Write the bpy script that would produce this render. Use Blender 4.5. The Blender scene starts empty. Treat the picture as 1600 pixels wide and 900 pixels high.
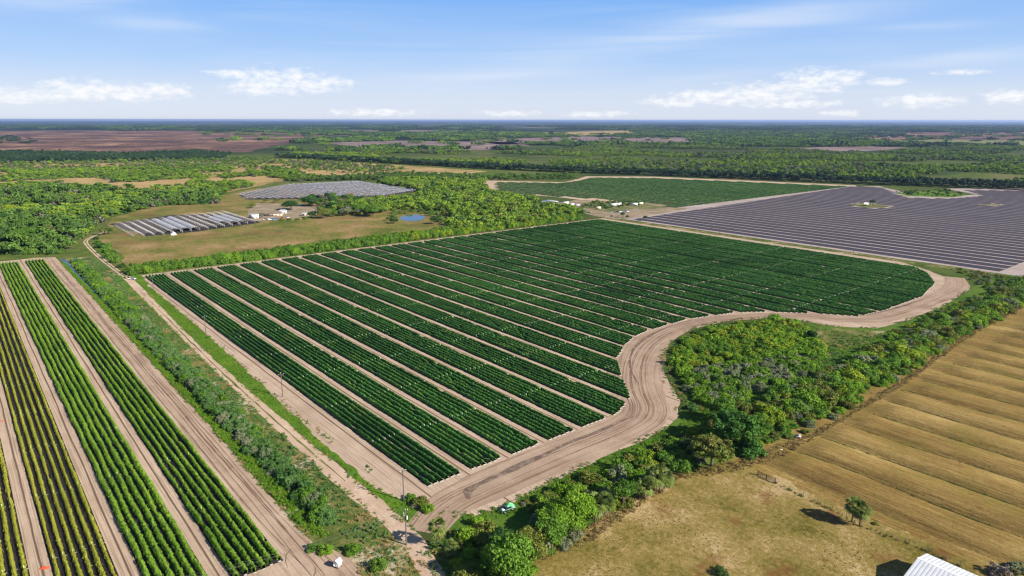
import bpy, math, random
import numpy as np
from mathutils import Vector, Matrix
from mathutils.geometry import tessellate_polygon

random.seed(7)
RNG = np.random.default_rng(7)
sc = bpy.context.scene
COL = sc.collection

# --------------------------------------------------------------------------
# survey: world X runs along the crop rows, world Y across them, metres.
# at(px, py) gives the ground point that a photo pixel (1600 x 900) shows.
# --------------------------------------------------------------------------
FPX, CAMH = 1081.0, 110.0
PITCH = math.atan((450 - 187.5) / FPX)
ROLL = math.radians(0.082)
AZ = math.radians(-50.8)
FWD = np.array([math.sin(AZ), math.cos(AZ)])
RGT = np.array([math.cos(AZ), -math.sin(AZ)])


def at(px, py, h=0.0):
    x0, y0 = (px - 800) / FPX, (450 - py) / FPX
    x = x0 * math.cos(ROLL) - y0 * math.sin(ROLL)
    y = x0 * math.sin(ROLL) + y0 * math.cos(ROLL)
    f = math.cos(PITCH) + y * math.sin(PITCH)
    z = -math.sin(PITCH) + y * math.cos(PITCH)
    t = -(CAMH - h) / z
    p = (RGT * x + FWD * f) * t
    return float(p[0]), float(p[1])


def to_photo(P):
    """ground points (N,2) -> photo pixels (N,2)"""
    r = P @ RGT
    f = P @ FWD
    z = -CAMH
    yc = f * math.sin(PITCH) + z * math.cos(PITCH)
    zc = f * math.cos(PITCH) - z * math.sin(PITCH)
    zc = np.where(zc < 1, 1, zc)
    x, y = r / zc, yc / zc
    X = x * math.cos(ROLL) + y * math.sin(ROLL)
    Y = -x * math.sin(ROLL) + y * math.cos(ROLL)
    return np.stack([800 + FPX * X, 450 - FPX * Y], 1)


def inside(P, poly):
    poly = np.asarray(poly, float)
    x, y = P[:, 0], P[:, 1]
    c = np.zeros(len(P), bool)
    n = len(poly)
    j = n - 1
    for i in range(n):
        xi, yi = poly[i]
        xj, yj = poly[j]
        m = (yi > y) != (yj > y)
        with np.errstate(divide='ignore', invalid='ignore'):
            xx = (xj - xi) * (y - yi) / (yj - yi) + xi
        c ^= m & (x < xx)
        j = i
    return c


def vnoise(P, s, seed=0):
    """smooth value noise in 0..1 at points (N,2)"""
    Q = P / s + seed * 17.31
    i = np.floor(Q).astype(np.int64)
    f = Q - i
    f = f * f * (3 - 2 * f)

    def h(a, b):
        n = (a * 374761393 + b * 668265263 + seed * 1442695041) & 0x7fffffff
        n = ((n ^ (n >> 13)) * 1274126177) & 0x7fffffff
        return ((n ^ (n >> 16)) & 0xffff) / 65535.0
    a = h(i[:, 0], i[:, 1]); b = h(i[:, 0] + 1, i[:, 1])
    c = h(i[:, 0], i[:, 1] + 1); d = h(i[:, 0] + 1, i[:, 1] + 1)
    return (a * (1 - f[:, 0]) + b * f[:, 0]) * (1 - f[:, 1]) + (c * (1 - f[:, 0]) + d * f[:, 0]) * f[:, 1]


# --------------------------------------------------------------------------
# mesh helpers
# --------------------------------------------------------------------------
def mesh_np(name, V, F, mats=(), tint=None, mi=None, smooth=False, uv=None):
    """V (N,3); F (M,4) with tris written as (a,b,c,-1)"""
    V = np.asarray(V, np.float32)
    F = np.asarray(F, np.int32)
    me = bpy.data.meshes.new(name)
    if len(F):
        cnt = np.where(F[:, 3] < 0, 3, 4).astype(np.int32)
        loops = F.reshape(-1)
        loops = loops[loops >= 0]
    else:
        cnt = np.zeros(0, np.int32)
        loops = np.zeros(0, np.int32)
    me.vertices.add(len(V)); me.vertices.foreach_set('co', V.reshape(-1))
    me.loops.add(len(loops)); me.loops.foreach_set('vertex_index', loops.astype(np.int32))
    me.polygons.add(len(cnt))
    st = np.zeros(len(cnt), np.int32)
    if len(cnt):
        st[1:] = np.cumsum(cnt)[:-1]
    me.polygons.foreach_set('loop_start', st)
    me.polygons.foreach_set('loop_total', cnt)
    for m in mats:
        me.materials.append(m)
    if mi is not None:
        me.polygons.foreach_set('material_index', np.asarray(mi, np.int32))
    if smooth:
        me.polygons.foreach_set('use_smooth', np.ones(len(cnt), bool))
    if tint is not None:
        a = me.attributes.new('tint', 'FLOAT', 'FACE')
        a.data.foreach_set('value', np.asarray(tint, np.float32))
    if uv is not None:
        l = me.uv_layers.new(name='UVMap')
        l.data.foreach_set('uv', np.asarray(uv, np.float32)[loops].reshape(-1))
    me.update(calc_edges=True)
    return me


class MB:
    """collects boxes, tubes and polygons for one mesh"""
    def __init__(s):
        s.v, s.f, s.m = [], [], []

    def poly(s, pts, m=0):
        b = len(s.v)
        s.v += [tuple(p) for p in pts]
        n = len(pts)
        if n <= 4:
            s.f.append(tuple(range(b, b + n)) + ((-1,) if n == 3 else ()))
            s.m.append(m)
        else:
            for t in tessellate_polygon([[Vector(p) for p in pts]]):
                s.f.append((b + t[0], b + t[1], b + t[2], -1)); s.m.append(m)

    def box(s, c, d, m=0, rz=0.0):
        cx, cy, cz = c
        hx, hy, hz = d[0] / 2, d[1] / 2, d[2] / 2
        b = len(s.v)
        ca, sa = math.cos(rz), math.sin(rz)
        for z in (-hz, hz):
            for x, y in ((-hx, -hy), (hx, -hy), (hx, hy), (-hx, hy)):
                s.v.append((cx + x * ca - y * sa, cy + x * sa + y * ca, cz + z))
        for q in ((3, 2, 1, 0), (4, 5, 6, 7), (0, 1, 5, 4), (1, 2, 6, 5), (2, 3, 7, 6), (3, 0, 4, 7)):
            s.f.append(tuple(b + i for i in q)); s.m.append(m)

    def tube(s, pts, rad, n=6, m=0, cap=True):
        pts = [Vector(p) for p in pts]
        if not hasattr(rad, '__len__'):
            rad = [rad] * len(pts)
        b = len(s.v)
        for i, p in enumerate(pts):
            d = (pts[min(i + 1, len(pts) - 1)] - pts[max(i - 1, 0)]).normalized()
            a = d.cross(Vector((0, 0, 1)))
            if a.length < 1e-3:
                a = Vector((1, 0, 0))
            a.normalize(); e = d.cross(a)
            for k in range(n):
                t = 2 * math.pi * k / n
                s.v.append(tuple(p + (a * math.cos(t) + e * math.sin(t)) * rad[i]))
        for i in range(len(pts) - 1):
            for k in range(n):
                k2 = (k + 1) % n
                s.f.append((b + i * n + k, b + i * n + k2, b + (i + 1) * n + k2, b + (i + 1) * n + k)); s.m.append(m)
        if cap:
            for base in (b, b + (len(pts) - 1) * n):
                c = len(s.v)
                s.v.append(tuple(pts[0] if base == b else pts[-1]))
                for k in range(n):
                    s.f.append((c, base + k, base + (k + 1) % n, -1)); s.m.append(m)

    def prism(s, prof, y0, y1, m=0):
        """profile in x,z extruded along y"""
        n = len(prof); b = len(s.v)
        for y in (y0, y1):
            for x, z in prof:
                s.v.append((x, y, z))
        for i in range(n):
            j = (i + 1) % n
            s.f.append((b + i, b + j, b + n + j, b + n + i)); s.m.append(m)
        for o in (0, n):
            for t in tessellate_polygon([[Vector((x, 0, z)) for x, z in prof]]):
                s.f.append((b + o + t[0], b + o + t[1], b + o + t[2], -1)); s.m.append(m)

    def mesh(s, name, mats, smooth=False):
        if not isinstance(mats, (list, tuple)):
            mats = [mats]
        return mesh_np(name, np.array(s.v), np.array(s.f), mats, mi=s.m, smooth=smooth)

    def build(s, name, mats, parent=None, smooth=False):
        return link(name, s.mesh(name, mats, smooth), parent)


def link(name, me, parent=None, loc=None):
    o = bpy.data.objects.new(name, me)
    COL.objects.link(o)
    if parent is not None:
        o.parent = parent
    if loc is not None:
        o.location = loc
    return o


def tag(o, label=None, cat=None, group=None, kind=None):
    if label: o['label'] = label
    if cat: o['category'] = cat
    if group: o['group'] = group
    if kind: o['kind'] = kind
    return o


def empty(name, loc, rz=0.0, label=None, cat=None, group=None):
    o = bpy.data.objects.new(name, None)
    o.empty_display_size = 0.5
    COL.objects.link(o)
    o.location = loc
    o.rotation_euler = (0, 0, rz)
    return tag(o, label, cat, group)


def copy_tree(o, parent=None):
    c = o.copy()
    COL.objects.link(c)
    c.parent = parent
    for ch in list(o.children):
        copy_tree(ch, c)
    return c


# --------------------------------------------------------------------------
# materials
# --------------------------------------------------------------------------
def lin(r, g, b, k=1.0):
    def f(c):
        c /= 255.0
        return (c / 12.92 if c <= 0.04045 else ((c + 0.055) / 1.055) ** 2.4) * k
    return (f(r), f(g), f(b), 1.0)


class NT:
    def __init__(s, name):
        s.mat = bpy.data.materials.new(name)
        s.mat.use_nodes = True
        s.t = s.mat.node_tree
        s.t.nodes.clear()
        s.out = s.t.nodes.new('ShaderNodeOutputMaterial')

    def set(s, sock, v):
        if isinstance(v, bpy.types.NodeSocket):
            s.t.links.new(v, sock)
        else:
            sock.default_value = v

    def n(s, typ, **ins):
        nd = s.t.nodes.new(typ)
        for k, v in ins.items():
            s.set(nd.inputs[k.replace('_', ' ')], v)
        return nd

    def coord(s, kind='Object'):
        return s.t.nodes.new('ShaderNodeTexCoord').outputs[kind]

    def pos(s):
        return s.t.nodes.new('ShaderNodeNewGeometry').outputs['Position']

    def mapv(s, v, scale=(1, 1, 1), rot=(0, 0, 0), loc=(0, 0, 0)):
        nd = s.t.nodes.new('ShaderNodeMapping')
        s.set(nd.inputs['Vector'], v)
        nd.inputs['Scale'].default_value = scale
        nd.inputs['Rotation'].default_value = rot
        nd.inputs['Location'].default_value = loc
        return nd.outputs[0]

    def noise(s, v, scale, detail=4.0, rough=0.55, dist=0.0, out='Fac'):
        nd = s.n('ShaderNodeTexNoise', Vector=v, Scale=scale, Detail=detail, Roughness=rough, Distortion=dist)
        return nd.outputs[out]

    def ramp(s, fac, stops, interp='LINEAR'):
        nd = s.t.nodes.new('ShaderNodeValToRGB')
        s.set(nd.inputs[0], fac)
        e = nd.color_ramp.elements
        nd.color_ramp.interpolation = interp
        while len(e) < len(stops):
            e.new(0.5)
        for el, (p, c) in zip(e, stops):
            el.position = p
            el.color = c if hasattr(c, '__len__') else (c, c, c, 1)
        return nd.outputs[0]

    def mix(s, fac, a, b, mode='MIX'):
        nd = s.t.nodes.new('ShaderNodeMix')
        nd.data_type = 'RGBA'
        nd.blend_type = mode
        s.set(nd.inputs[0], fac)
        s.set(nd.inputs[6], a)
        s.set(nd.inputs[7], b)
        return nd.outputs[2]

    def m(s, op, a, b=0.0, c=0.0):
        nd = s.t.nodes.new('ShaderNodeMath')
        nd.operation = op
        s.set(nd.inputs[0], a); s.set(nd.inputs[1], b); s.set(nd.inputs[2], c)
        return nd.outputs[0]

    def sep(s, v):
        nd = s.n('ShaderNodeSeparateXYZ', Vector=v)
        return nd.outputs

    def bump(s, h, strength=0.3, dist=0.1):
        return s.n('ShaderNodeBump', Height=h, Strength=strength, Distance=dist).outputs[0]

    def pbr(s, col, rough=0.8, spec=0.3, metal=0.0, normal=None):
        nd = s.t.nodes.new('ShaderNodeBsdfPrincipled')
        s.set(nd.inputs['Base Color'], col)
        s.set(nd.inputs['Roughness'], rough)
        s.set(nd.inputs['Specular IOR Level'], spec)
        s.set(nd.inputs['Metallic'], metal)
        if normal is not None:
            s.set(nd.inputs['Normal'], normal)
        return nd.outputs[0]

    def done(s, shader):
        s.set(s.out.inputs['Surface'], shader)
        return s.mat


def plain(name, col, rough=0.6, spec=0.3, metal=0.0, var=0.12, scale=3.0):
    t = NT(name)
    f = t.noise(t.coord(), scale, 5.0)
    a = tuple(c * (1 - var) for c in col[:3]) + (1,)
    b = tuple(min(1, c * (1 + var)) for c in col[:3]) + (1,)
    return t.done(t.pbr(t.ramp(f, [(0.3, a), (0.7, b)]), rough, spec, metal))


def leaf_mat(name, dark, light, accent=None, acc_amt=0.15, trans=0.25, wscale=0.02):
    t = NT(name)
    a = t.t.nodes.new('ShaderNodeAttribute'); a.attribute_name = 'tint'
    oi = t.t.nodes.new('ShaderNodeObjectInfo')
    w = t.noise(t.pos(), wscale, 3.0)
    f = t.m('ADD', t.m('MULTIPLY', a.outputs['Fac'], 0.55), t.m('MULTIPLY', oi.outputs['Random'], 0.25))
    f = t.m('ADD', f, t.m('MULTIPLY', t.m('SUBTRACT', w, 0.42), 1.0))
    col = t.ramp(f, [(0.05, dark), (0.75, light)])
    if accent is not None:
        g = t.ramp(t.noise(t.pos(), wscale * 7, 2.0), [(0.56, 0.0), (0.68, acc_amt)])
        col = t.mix(g, col, accent)
    d = t.pbr(col, 0.65, 0.2)
    tr = t.n('ShaderNodeBsdfTranslucent', Color=t.mix(0.5, col, light)).outputs[0]
    return t.done(t.n('ShaderNodeMixShader', Fac=trans).outputs[0] if False else _mixsh(t, trans, d, tr))


def _mixsh(t, fac, a, b):
    nd = t.t.nodes.new('ShaderNodeMixShader')
    t.set(nd.inputs[0], fac); t.set(nd.inputs[1], a); t.set(nd.inputs[2], b)
    return nd.outputs[0]


M = {}
# foliage
M['crop_dark'] = leaf_mat('crop_dark', (0.012, 0.052, 0.008, 1), (0.078, 0.210, 0.032, 1), (0.12, 0.21, 0.035, 1), 0.6, 0.2, 0.012)
M['crop_far'] = leaf_mat('crop_far', (0.030, 0.080, 0.014, 1), (0.085, 0.175, 0.030, 1), (0.08, 0.14, 0.04, 1), 0.4, 0.15, 0.006)
M['crop_green'] = leaf_mat('crop_green', (0.060, 0.160, 0.010, 1), (0.230, 0.380, 0.034, 1), (0.20, 0.26, 0.03, 1), 0.45, 0.3, 0.03)
M['crop_yellow'] = leaf_mat('crop_yellow', (0.170, 0.200, 0.014, 1), (0.42, 0.42, 0.05, 1), (0.32, 0.22, 0.03, 1), 0.5, 0.3, 0.03)
M['leaf_bright'] = leaf_mat('leaf_bright', (0.060, 0.140, 0.008, 1), (0.190, 0.340, 0.020, 1), (0.15, 0.20, 0.03, 1), 0.35)
M['leaf_mid'] = leaf_mat('leaf_mid', (0.034, 0.095, 0.008, 1), (0.125, 0.250, 0.022, 1), (0.11, 0.15, 0.03, 1), 0.3)
M['leaf_deep'] = leaf_mat('leaf_deep', (0.016, 0.062, 0.008, 1), (0.070, 0.180, 0.022, 1), (0.09, 0.17, 0.02, 1), 0.3)
M['leaf_dark'] = leaf_mat('leaf_dark', (0.012, 0.044, 0.008, 1), (0.050, 0.125, 0.022, 1), None, 0.2)
M['leaf_olive'] = leaf_mat('leaf_olive', (0.055, 0.090, 0.012, 1), (0.190, 0.220, 0.035, 1), (0.22, 0.19, 0.05, 1), 0.4)
M['leaf_grey'] = leaf_mat('leaf_grey', (0.085, 0.115, 0.055, 1), (0.230, 0.270, 0.140, 1), (0.20, 0.17, 0.12, 1), 0.4)
M['leaf_bank'] = leaf_mat('leaf_bank', (0.030, 0.095, 0.018, 1), (0.120, 0.230, 0.055, 1), (0.14, 0.18, 0.09, 1), 0.4)
M['leaf_lime'] = leaf_mat('leaf_lime', (0.100, 0.170, 0.008, 1), (0.280, 0.370, 0.020, 1), (0.24, 0.22, 0.03, 1), 0.4)
M['leaf_red'] = leaf_mat('leaf_red', (0.100, 0.045, 0.030, 1), (0.220, 0.120, 0.070, 1), (0.10, 0.12, 0.03, 1), 0.3)
M['leaf_palm'] = leaf_mat('leaf_palm', (0.050, 0.085, 0.014, 1), (0.200, 0.255, 0.055, 1), None, 0.2)
M['dead_frond'] = leaf_mat('dead_frond', (0.16, 0.11, 0.055, 1), (0.34, 0.25, 0.13, 1), None, 0.2)
M['twig'] = leaf_mat('twig', (0.10, 0.085, 0.065, 1), (0.28, 0.24, 0.19, 1), None, 0.0, 0.05)
M['far_forest'] = leaf_mat('far_forest', (0.028, 0.072, 0.012, 1), (0.110, 0.200, 0.026, 1), (0.09, 0.10, 0.04, 1), 0.45, 0.15, 0.004)
M['far_bright'] = leaf_mat('far_bright', (0.050, 0.120, 0.008, 1), (0.210, 0.330, 0.022, 1), (0.14, 0.13, 0.05, 1), 0.4, 0.2, 0.006)
M['far_lime'] = leaf_mat('far_lime', (0.075, 0.140, 0.010, 1), (0.250, 0.350, 0.026, 1), (0.20, 0.17, 0.07, 1), 0.5, 0.2, 0.006)
M['far_grey'] = leaf_mat('far_grey', (0.07, 0.075, 0.05, 1), (0.17, 0.16, 0.11, 1), (0.16, 0.12, 0.09, 1), 0.5, 0.1, 0.006)
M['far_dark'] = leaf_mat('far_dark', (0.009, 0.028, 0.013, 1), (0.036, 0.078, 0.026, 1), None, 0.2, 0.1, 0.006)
M['grass_green'] = leaf_mat('grass_green', (0.045, 0.130, 0.006, 1), (0.150, 0.290, 0.014, 1), (0.2, 0.22, 0.04, 1), 0.5, 0.3, 0.05)
M['grass_dry'] = leaf_mat('grass_dry', (0.14, 0.11, 0.035, 1), (0.34, 0.26, 0.09, 1), (0.13, 0.14, 0.03, 1), 0.5, 0.2, 0.04)
M['grass_brown'] = leaf_mat('grass_brown', (0.075, 0.048, 0.02, 1), (0.20, 0.13, 0.06, 1), (0.10, 0.10, 0.03, 1), 0.5, 0.2, 0.04)
# hard surfaces
M['bark'] = plain('bark', (0.11, 0.085, 0.062), 0.9, 0.1, 0, 0.35, 4)
M['pole_wood'] = plain('pole_wood', (0.10, 0.085, 0.07), 0.85, 0.2, 0, 0.25, 2)
M['old_wood'] = plain('old_wood', (0.10, 0.075, 0.055), 0.9, 0.2, 0, 0.3, 2)
M['pale_wood'] = plain('pale_wood', (0.42, 0.38, 0.34), 0.8, 0.2, 0, 0.4, 1.5)
M['porcelain'] = plain('porcelain', (0.75, 0.75, 0.73), 0.25, 0.5)
M['steel'] = plain('steel', (0.42, 0.43, 0.44), 0.45, 0.5, 0.6)
M['dark_metal'] = plain('dark_metal', (0.05, 0.045, 0.04), 0.6, 0.4)
M['white_paint'] = plain('white_paint', (0.78, 0.78, 0.77), 0.4, 0.4, 0, 0.06, 1.5)
M['grey_paint'] = plain('grey_paint', (0.35, 0.36, 0.37), 0.5, 0.4)
M['tan_wall'] = plain('tan_wall', (0.62, 0.54, 0.40), 0.8, 0.2)
M['roof_brown'] = plain('roof_brown', (0.20, 0.14, 0.115), 0.85, 0.2, 0, 0.2, 1)
M['roof_grey'] = plain('roof_grey', (0.42, 0.42, 0.43), 0.6, 0.3)
M['glass_dark'] = plain('glass_dark', (0.015, 0.018, 0.022), 0.08, 0.6)
M['rubber'] = plain('rubber', (0.02, 0.02, 0.02), 0.8, 0.2)
M['green_cover'] = plain('green_cover', (0.13, 0.50, 0.24), 0.55, 0.3)
M['red_cloth'] = plain('red_cloth', (0.62, 0.09, 0.035), 0.7, 0.2)
M['dark_green'] = plain('dark_green', (0.02, 0.07, 0.05), 0.4, 0.5)
M['blue_paint'] = plain('blue_paint', (0.08, 0.22, 0.45), 0.35, 0.5)
M['lamp_lens'] = plain('lamp_lens', (0.8, 0.8, 0.75), 0.15, 0.6)
M['poly_cover'] = plain('poly_cover', (0.36, 0.36, 0.365), 0.65, 0.2, 0, 0.3, 0.25)
M['old_film'] = plain('old_film', (0.40, 0.40, 0.42), 0.6, 0.2, 0, 0.5, 0.12)
M['hoop_metal'] = plain('hoop_metal', (0.52, 0.48, 0.46), 0.6, 0.4)
M['riser_plastic'] = plain('riser_plastic', (0.60, 0.70, 0.52), 0.5, 0.3)
M['film_end'] = plain('film_end', (0.36, 0.33, 0.28), 0.6, 0.3)
M['plastic_white'] = plain('plastic_white', (0.72, 0.76, 0.68), 0.45, 0.4)
M['wire'] = plain('wire', (0.16, 0.16, 0.16), 0.5, 0.4, 0.3)
t = NT('black_plastic')
f = t.noise(t.mapv(t.pos(), (0.2, 2.5, 1)), 1.0, 4)
M['black_plastic'] = t.done(t.pbr(t.ramp(f, [(0.3, (0.012, 0.010, 0.010, 1)), (0.75, (0.042, 0.034, 0.032, 1))]), 0.7, 0.12))
t = NT('mulch_plastic')
f = t.noise(t.mapv(t.pos(), (0.012, 0.6, 1)), 1.0, 5)
M['mulch_plastic'] = t.done(t.pbr(t.ramp(f, [(0.3, (0.040, 0.033, 0.042, 1)), (0.75, (0.075, 0.064, 0.074, 1))]), 0.6, 0.2))


def corrugated(name, col, along='X', per=0.3):
    t = NT(name)
    x = t.sep(t.coord())[0 if along == 'X' else 1]
    w = t.m('PINGPONG', x, per / 2)
    h = t.m('DIVIDE', w, per / 2)
    dirt = t.noise(t.coord(), 0.6, 6)
    c = t.ramp(dirt, [(0.3, tuple(k * 0.86 for k in col) + (1,)), (0.65, tuple(col) + (1,))])
    seam = t.ramp(h, [(0.05, 0.55), (0.3, 1.0)])
    c = t.mix(1.0, c, seam, 'MULTIPLY')
    return t.done(t.pbr(c, 0.42, 0.4, 0.0, t.bump(h, 0.9, 0.03)))


M['corrugated'] = corrugated('corrugated_white', (0.66, 0.67, 0.69), 'X', 0.9)


# ---- ground-type materials
def sand_mat(name, kind, base=1.0, pinkish=0.0, amount=0.75):
    """dry sand with wheel streaks along X of its coordinates"""
    t = NT(name)
    c = t.coord('UV') if kind == 'uv' else t.coord('Object')
    P = t.pos()
    s1 = t.noise(t.mapv(c, (0.018, 1.3, 1)), 1.0, 5, 0.6, 0.6)
    s2 = t.noise(t.mapv(c, (0.05, 4.5, 1)), 1.0, 4, 0.6, 0.3)
    n1 = t.noise(P, 0.07, 6, 0.6)
    n2 = t.noise(P, 1.4, 5, 0.65)
    a, b, d = (0.47 * base, 0.352 * base, 0.255 * base, 1), (0.345 * base, 0.242 * base, 0.168 * base, 1), (0.155 * base, 0.095 * base, 0.062 * base, 1)
    col = t.ramp(n1, [(0.3, b), (0.68, a)])
    st = t.ramp(s1, [(0.36, 1.0), (0.47, 0.25), (0.55, 0.0)])
    st2 = t.ramp(s2, [(0.34, 1.0), (0.48, 0.0)])
    g = t.m('MULTIPLY', t.m('MAXIMUM', st, t.m('MULTIPLY', st2, 0.65)), amount)
    g = t.m('MULTIPLY', g, t.ramp(n1, [(0.25, 1.0), (0.8, 0.35)]))
    col = t.mix(g, col, d)
    col = t.mix(t.ramp(n2, [(0.35, 0.22), (0.6, 0.0)]), col, d)
    lt = t.ramp(t.noise(P, 0.22, 5), [(0.58, 0.0), (0.75, 0.35)])
    col = t.mix(lt, col, (0.55 * base, 0.45 * base, 0.35 * base, 1))
    h = t.m('ADD', t.m('MULTIPLY', s2, 0.6), n2)
    return t.done(t.pbr(col, 0.95, 0.1, 0, t.bump(h, 0.6, 0.12)))


M['sand'] = sand_mat('sand', 'obj')
M['sand_track'] = sand_mat('sand_track', 'uv', 0.89, 0, 1.0)
M['sand_pale'] = sand_mat('sand_pale', 'uv', 1.18, 0, 0.35)
M['sand_far'] = sand_mat('sand_far', 'obj', 1.1, 0, 0.3)


def rill_field(name, v0, period, rill, width, base=1.0):
    """sandy soil with a thin dark line down each lane (Object Y = across rows)"""
    t = NT(name)
    c = t.coord('Object')
    P = t.pos()
    y = t.sep(c)[1]
    wob = t.m('MULTIPLY', t.m('SUBTRACT', t.noise(t.mapv(c, (0.03, 0.2, 1)), 1.0, 4), 0.5), 0.9)
    q = t.m('MULTIPLY', t.m('FRACT', t.m('DIVIDE', t.m('SUBTRACT', y, v0), period)), period)
    dd = t.m('ABSOLUTE', t.m('SUBTRACT', t.m('ADD', q, wob), rill))
    line = t.ramp(t.m('DIVIDE', dd, width), [(0.45, 0.95), (1.0, 0.0)])
    n1 = t.noise(P, 0.06, 6, 0.6)
    n2 = t.noise(P, 1.2, 5, 0.65)
    s2 = t.noise(t.mapv(c, (0.03, 2.2, 1)), 1.0, 4, 0.6, 0.3)
    col = t.ramp(n1, [(0.3, (0.37 * base, 0.270 * base, 0.190 * base, 1)), (0.7, (0.50 * base, 0.385 * base, 0.285 * base, 1))])
    col = t.mix(t.ramp(s2, [(0.38, 0.7), (0.52, 0.0)]), col, (0.23, 0.155, 0.105, 1))
    col = t.mix(t.ramp(n2, [(0.35, 0.2), (0.6, 0.0)]), col, (0.25, 0.18, 0.13, 1))
    col = t.mix(line, col, (0.12, 0.075, 0.05, 1))
    return t.done(t.pbr(col, 0.95, 0.1, 0, t.bump(t.m('ADD', n2, s2), 0.5, 0.1)))


M['field_soil'] = rill_field('field_soil', 102.6, 16.75, 13.6, 0.40)
M['left_soil'] = rill_field('left_soil', 8.0, 16.9, 13.6, 0.36)

t = NT('ground_scrub')
P = t.pos()
n0 = t.noise(P, 0.0011, 6, 0.62, 0.8)
n1 = t.noise(P, 0.008, 6, 0.6)
n2 = t.noise(P, 0.09, 6, 0.65)
n3 = t.noise(P, 0.9, 5, 0.7)
col = t.ramp(n2, [(0.28, (0.040, 0.075, 0.012, 1)), (0.5, (0.090, 0.130, 0.022, 1)), (0.72, (0.17, 0.165, 0.045, 1))])
dry = t.ramp(n1, [(0.50, 0.0), (0.66, 0.75)])
col = t.mix(dry, col, (0.20, 0.150, 0.070, 1))
dk = t.ramp(n0, [(0.42, 0.75), (0.56, 0.0)])
col = t.mix(dk, col, (0.020, 0.036, 0.014, 1))
col = t.mix(t.ramp(n3, [(0.35, 0.5), (0.6, 0.0)]), col, (0.03, 0.045, 0.012, 1))
# the land past the farms is woods and prairie by turns
dist = t.n('ShaderNodeVectorMath', Vector=P)
dist.operation = 'LENGTH'
far = t.ramp(t.m('DIVIDE', dist.outputs['Value'], 20000.0), [(0.10, 0.0), (0.22, 1.0)])
nb = t.noise(t.mapv(P, (1, 1, 1), (0, 0, -0.89)), 0.00075, 7, 0.66, 0.5)
fcol = t.ramp(nb, [(0.46, (0.008, 0.022, 0.012, 1)), (0.55, (0.022, 0.045, 0.016, 1)), (0.61, (0.13, 0.10, 0.06, 1)), (0.70, (0.28, 0.21, 0.15, 1))])
col = t.mix(far, col, fcol)
M['ground'] = t.done(t.pbr(col, 0.95, 0.05, 0, t.bump(n3, 0.7, 0.25)))


def patchy(name, stops, s1, s2, dark=None, damt=0.4, stretch=None, bumpd=0.15, spots=None):
    t = NT(name)
    P = t.pos()
    Q = t.mapv(P, stretch) if stretch else P
    a = t.noise(Q, s1, 7, 0.62, 0.4)
    b = t.noise(Q, s2, 6, 0.68)
    f = t.m('ADD', t.m('MULTIPLY', a, 0.6), t.m('MULTIPLY', b, 0.4))
    col = t.ramp(f, stops)
    if dark is not None:
        col = t.mix(t.ramp(t.noise(P, s2 * 4, 4, 0.7), [(0.34, damt), (0.52, 0.0)]), col, dark)
    if spots is not None:
        col = t.mix(t.ramp(t.noise(P, spots[0], 5, 0.6), [(spots[1], 0.0), (spots[1] + 0.1, spots[2])]), col, spots[3])
    return t.done(t.pbr(col, 0.95, 0.05, 0, t.bump(b, 0.6, bumpd)))


M['pasture'] = patchy('pasture', [(0.38, (0.085, 0.080, 0.014, 1)), (0.46, (0.185, 0.145, 0.036, 1)), (0.53, (0.275, 0.198, 0.068, 1)), (0.60, (0.41, 0.30, 0.15, 1))],
                      0.045, 0.7, (0.075, 0.060, 0.016, 1), 0.7, None, 0.2, (0.07, 0.57, 0.7, (0.145, 0.060, 0.022, 1)))
M['verge'] = patchy('verge', [(0.3, (0.035, 0.085, 0.010, 1)), (0.5, (0.085, 0.165, 0.016, 1)), (0.64, (0.150, 0.205, 0.025, 1)), (0.74, (0.26, 0.22, 0.06, 1))], 0.08, 0.9, (0.03, 0.06, 0.01, 1), 0.5)
M['grass_floor'] = patchy('grass_floor', [(0.3, (0.030, 0.075, 0.010, 1)), (0.5, (0.070, 0.135, 0.016, 1)), (0.66, (0.13, 0.17, 0.03, 1)), (0.76, (0.22, 0.18, 0.06, 1))], 0.05, 0.7, (0.02, 0.045, 0.008, 1), 0.6)
M['bank'] = patchy('bank', [(0.36, (0.040, 0.070, 0.014, 1)), (0.46, (0.095, 0.125, 0.026, 1)), (0.54, (0.21, 0.175, 0.065, 1)), (0.61, (0.46, 0.38, 0.27, 1))], 0.06, 0.6, (0.04, 0.05, 0.015, 1), 0.6)
M['tan_field'] = patchy('tan_field', [(0.41, (0.085, 0.105, 0.018, 1)), (0.48, (0.155, 0.150, 0.034, 1)), (0.54, (0.235, 0.165, 0.062, 1)), (0.62, (0.33, 0.22, 0.11, 1))], 0.02, 0.25, (0.08, 0.07, 0.025, 1), 0.6, None, 0.15, (0.018, 0.55, 0.55, (0.15, 0.085, 0.04, 1)))
M['tan_scrub'] = patchy('tan_scrub', [(0.36, (0.09, 0.10, 0.03, 1)), (0.46, (0.30, 0.21, 0.085, 1)), (0.58, (0.42, 0.29, 0.13, 1)), (0.7, (0.36, 0.23, 0.13, 1))], 0.012, 0.12, (0.10, 0.09, 0.04, 1), 0.4)
M['marsh'] = patchy('marsh', [(0.40, (0.045, 0.030, 0.030, 1)), (0.47, (0.105, 0.062, 0.050, 1)), (0.54, (0.19, 0.105, 0.070, 1)), (0.62, (0.38, 0.24, 0.14, 1))], 0.0028, 0.02, (0.06, 0.045, 0.045, 1), 0.5)
M['mauve'] = patchy('mauve', [(0.36, (0.11, 0.085, 0.08, 1)), (0.5, (0.20, 0.145, 0.135, 1)), (0.66, (0.32, 0.24, 0.21, 1))], 0.006, 0.05, (0.06, 0.06, 0.05, 1), 0.4)
M['far_green'] = patchy('far_green', [(0.36, (0.11, 0.13, 0.04, 1)), (0.6, (0.20, 0.20, 0.08, 1))], 0.004, 0.04)
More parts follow.
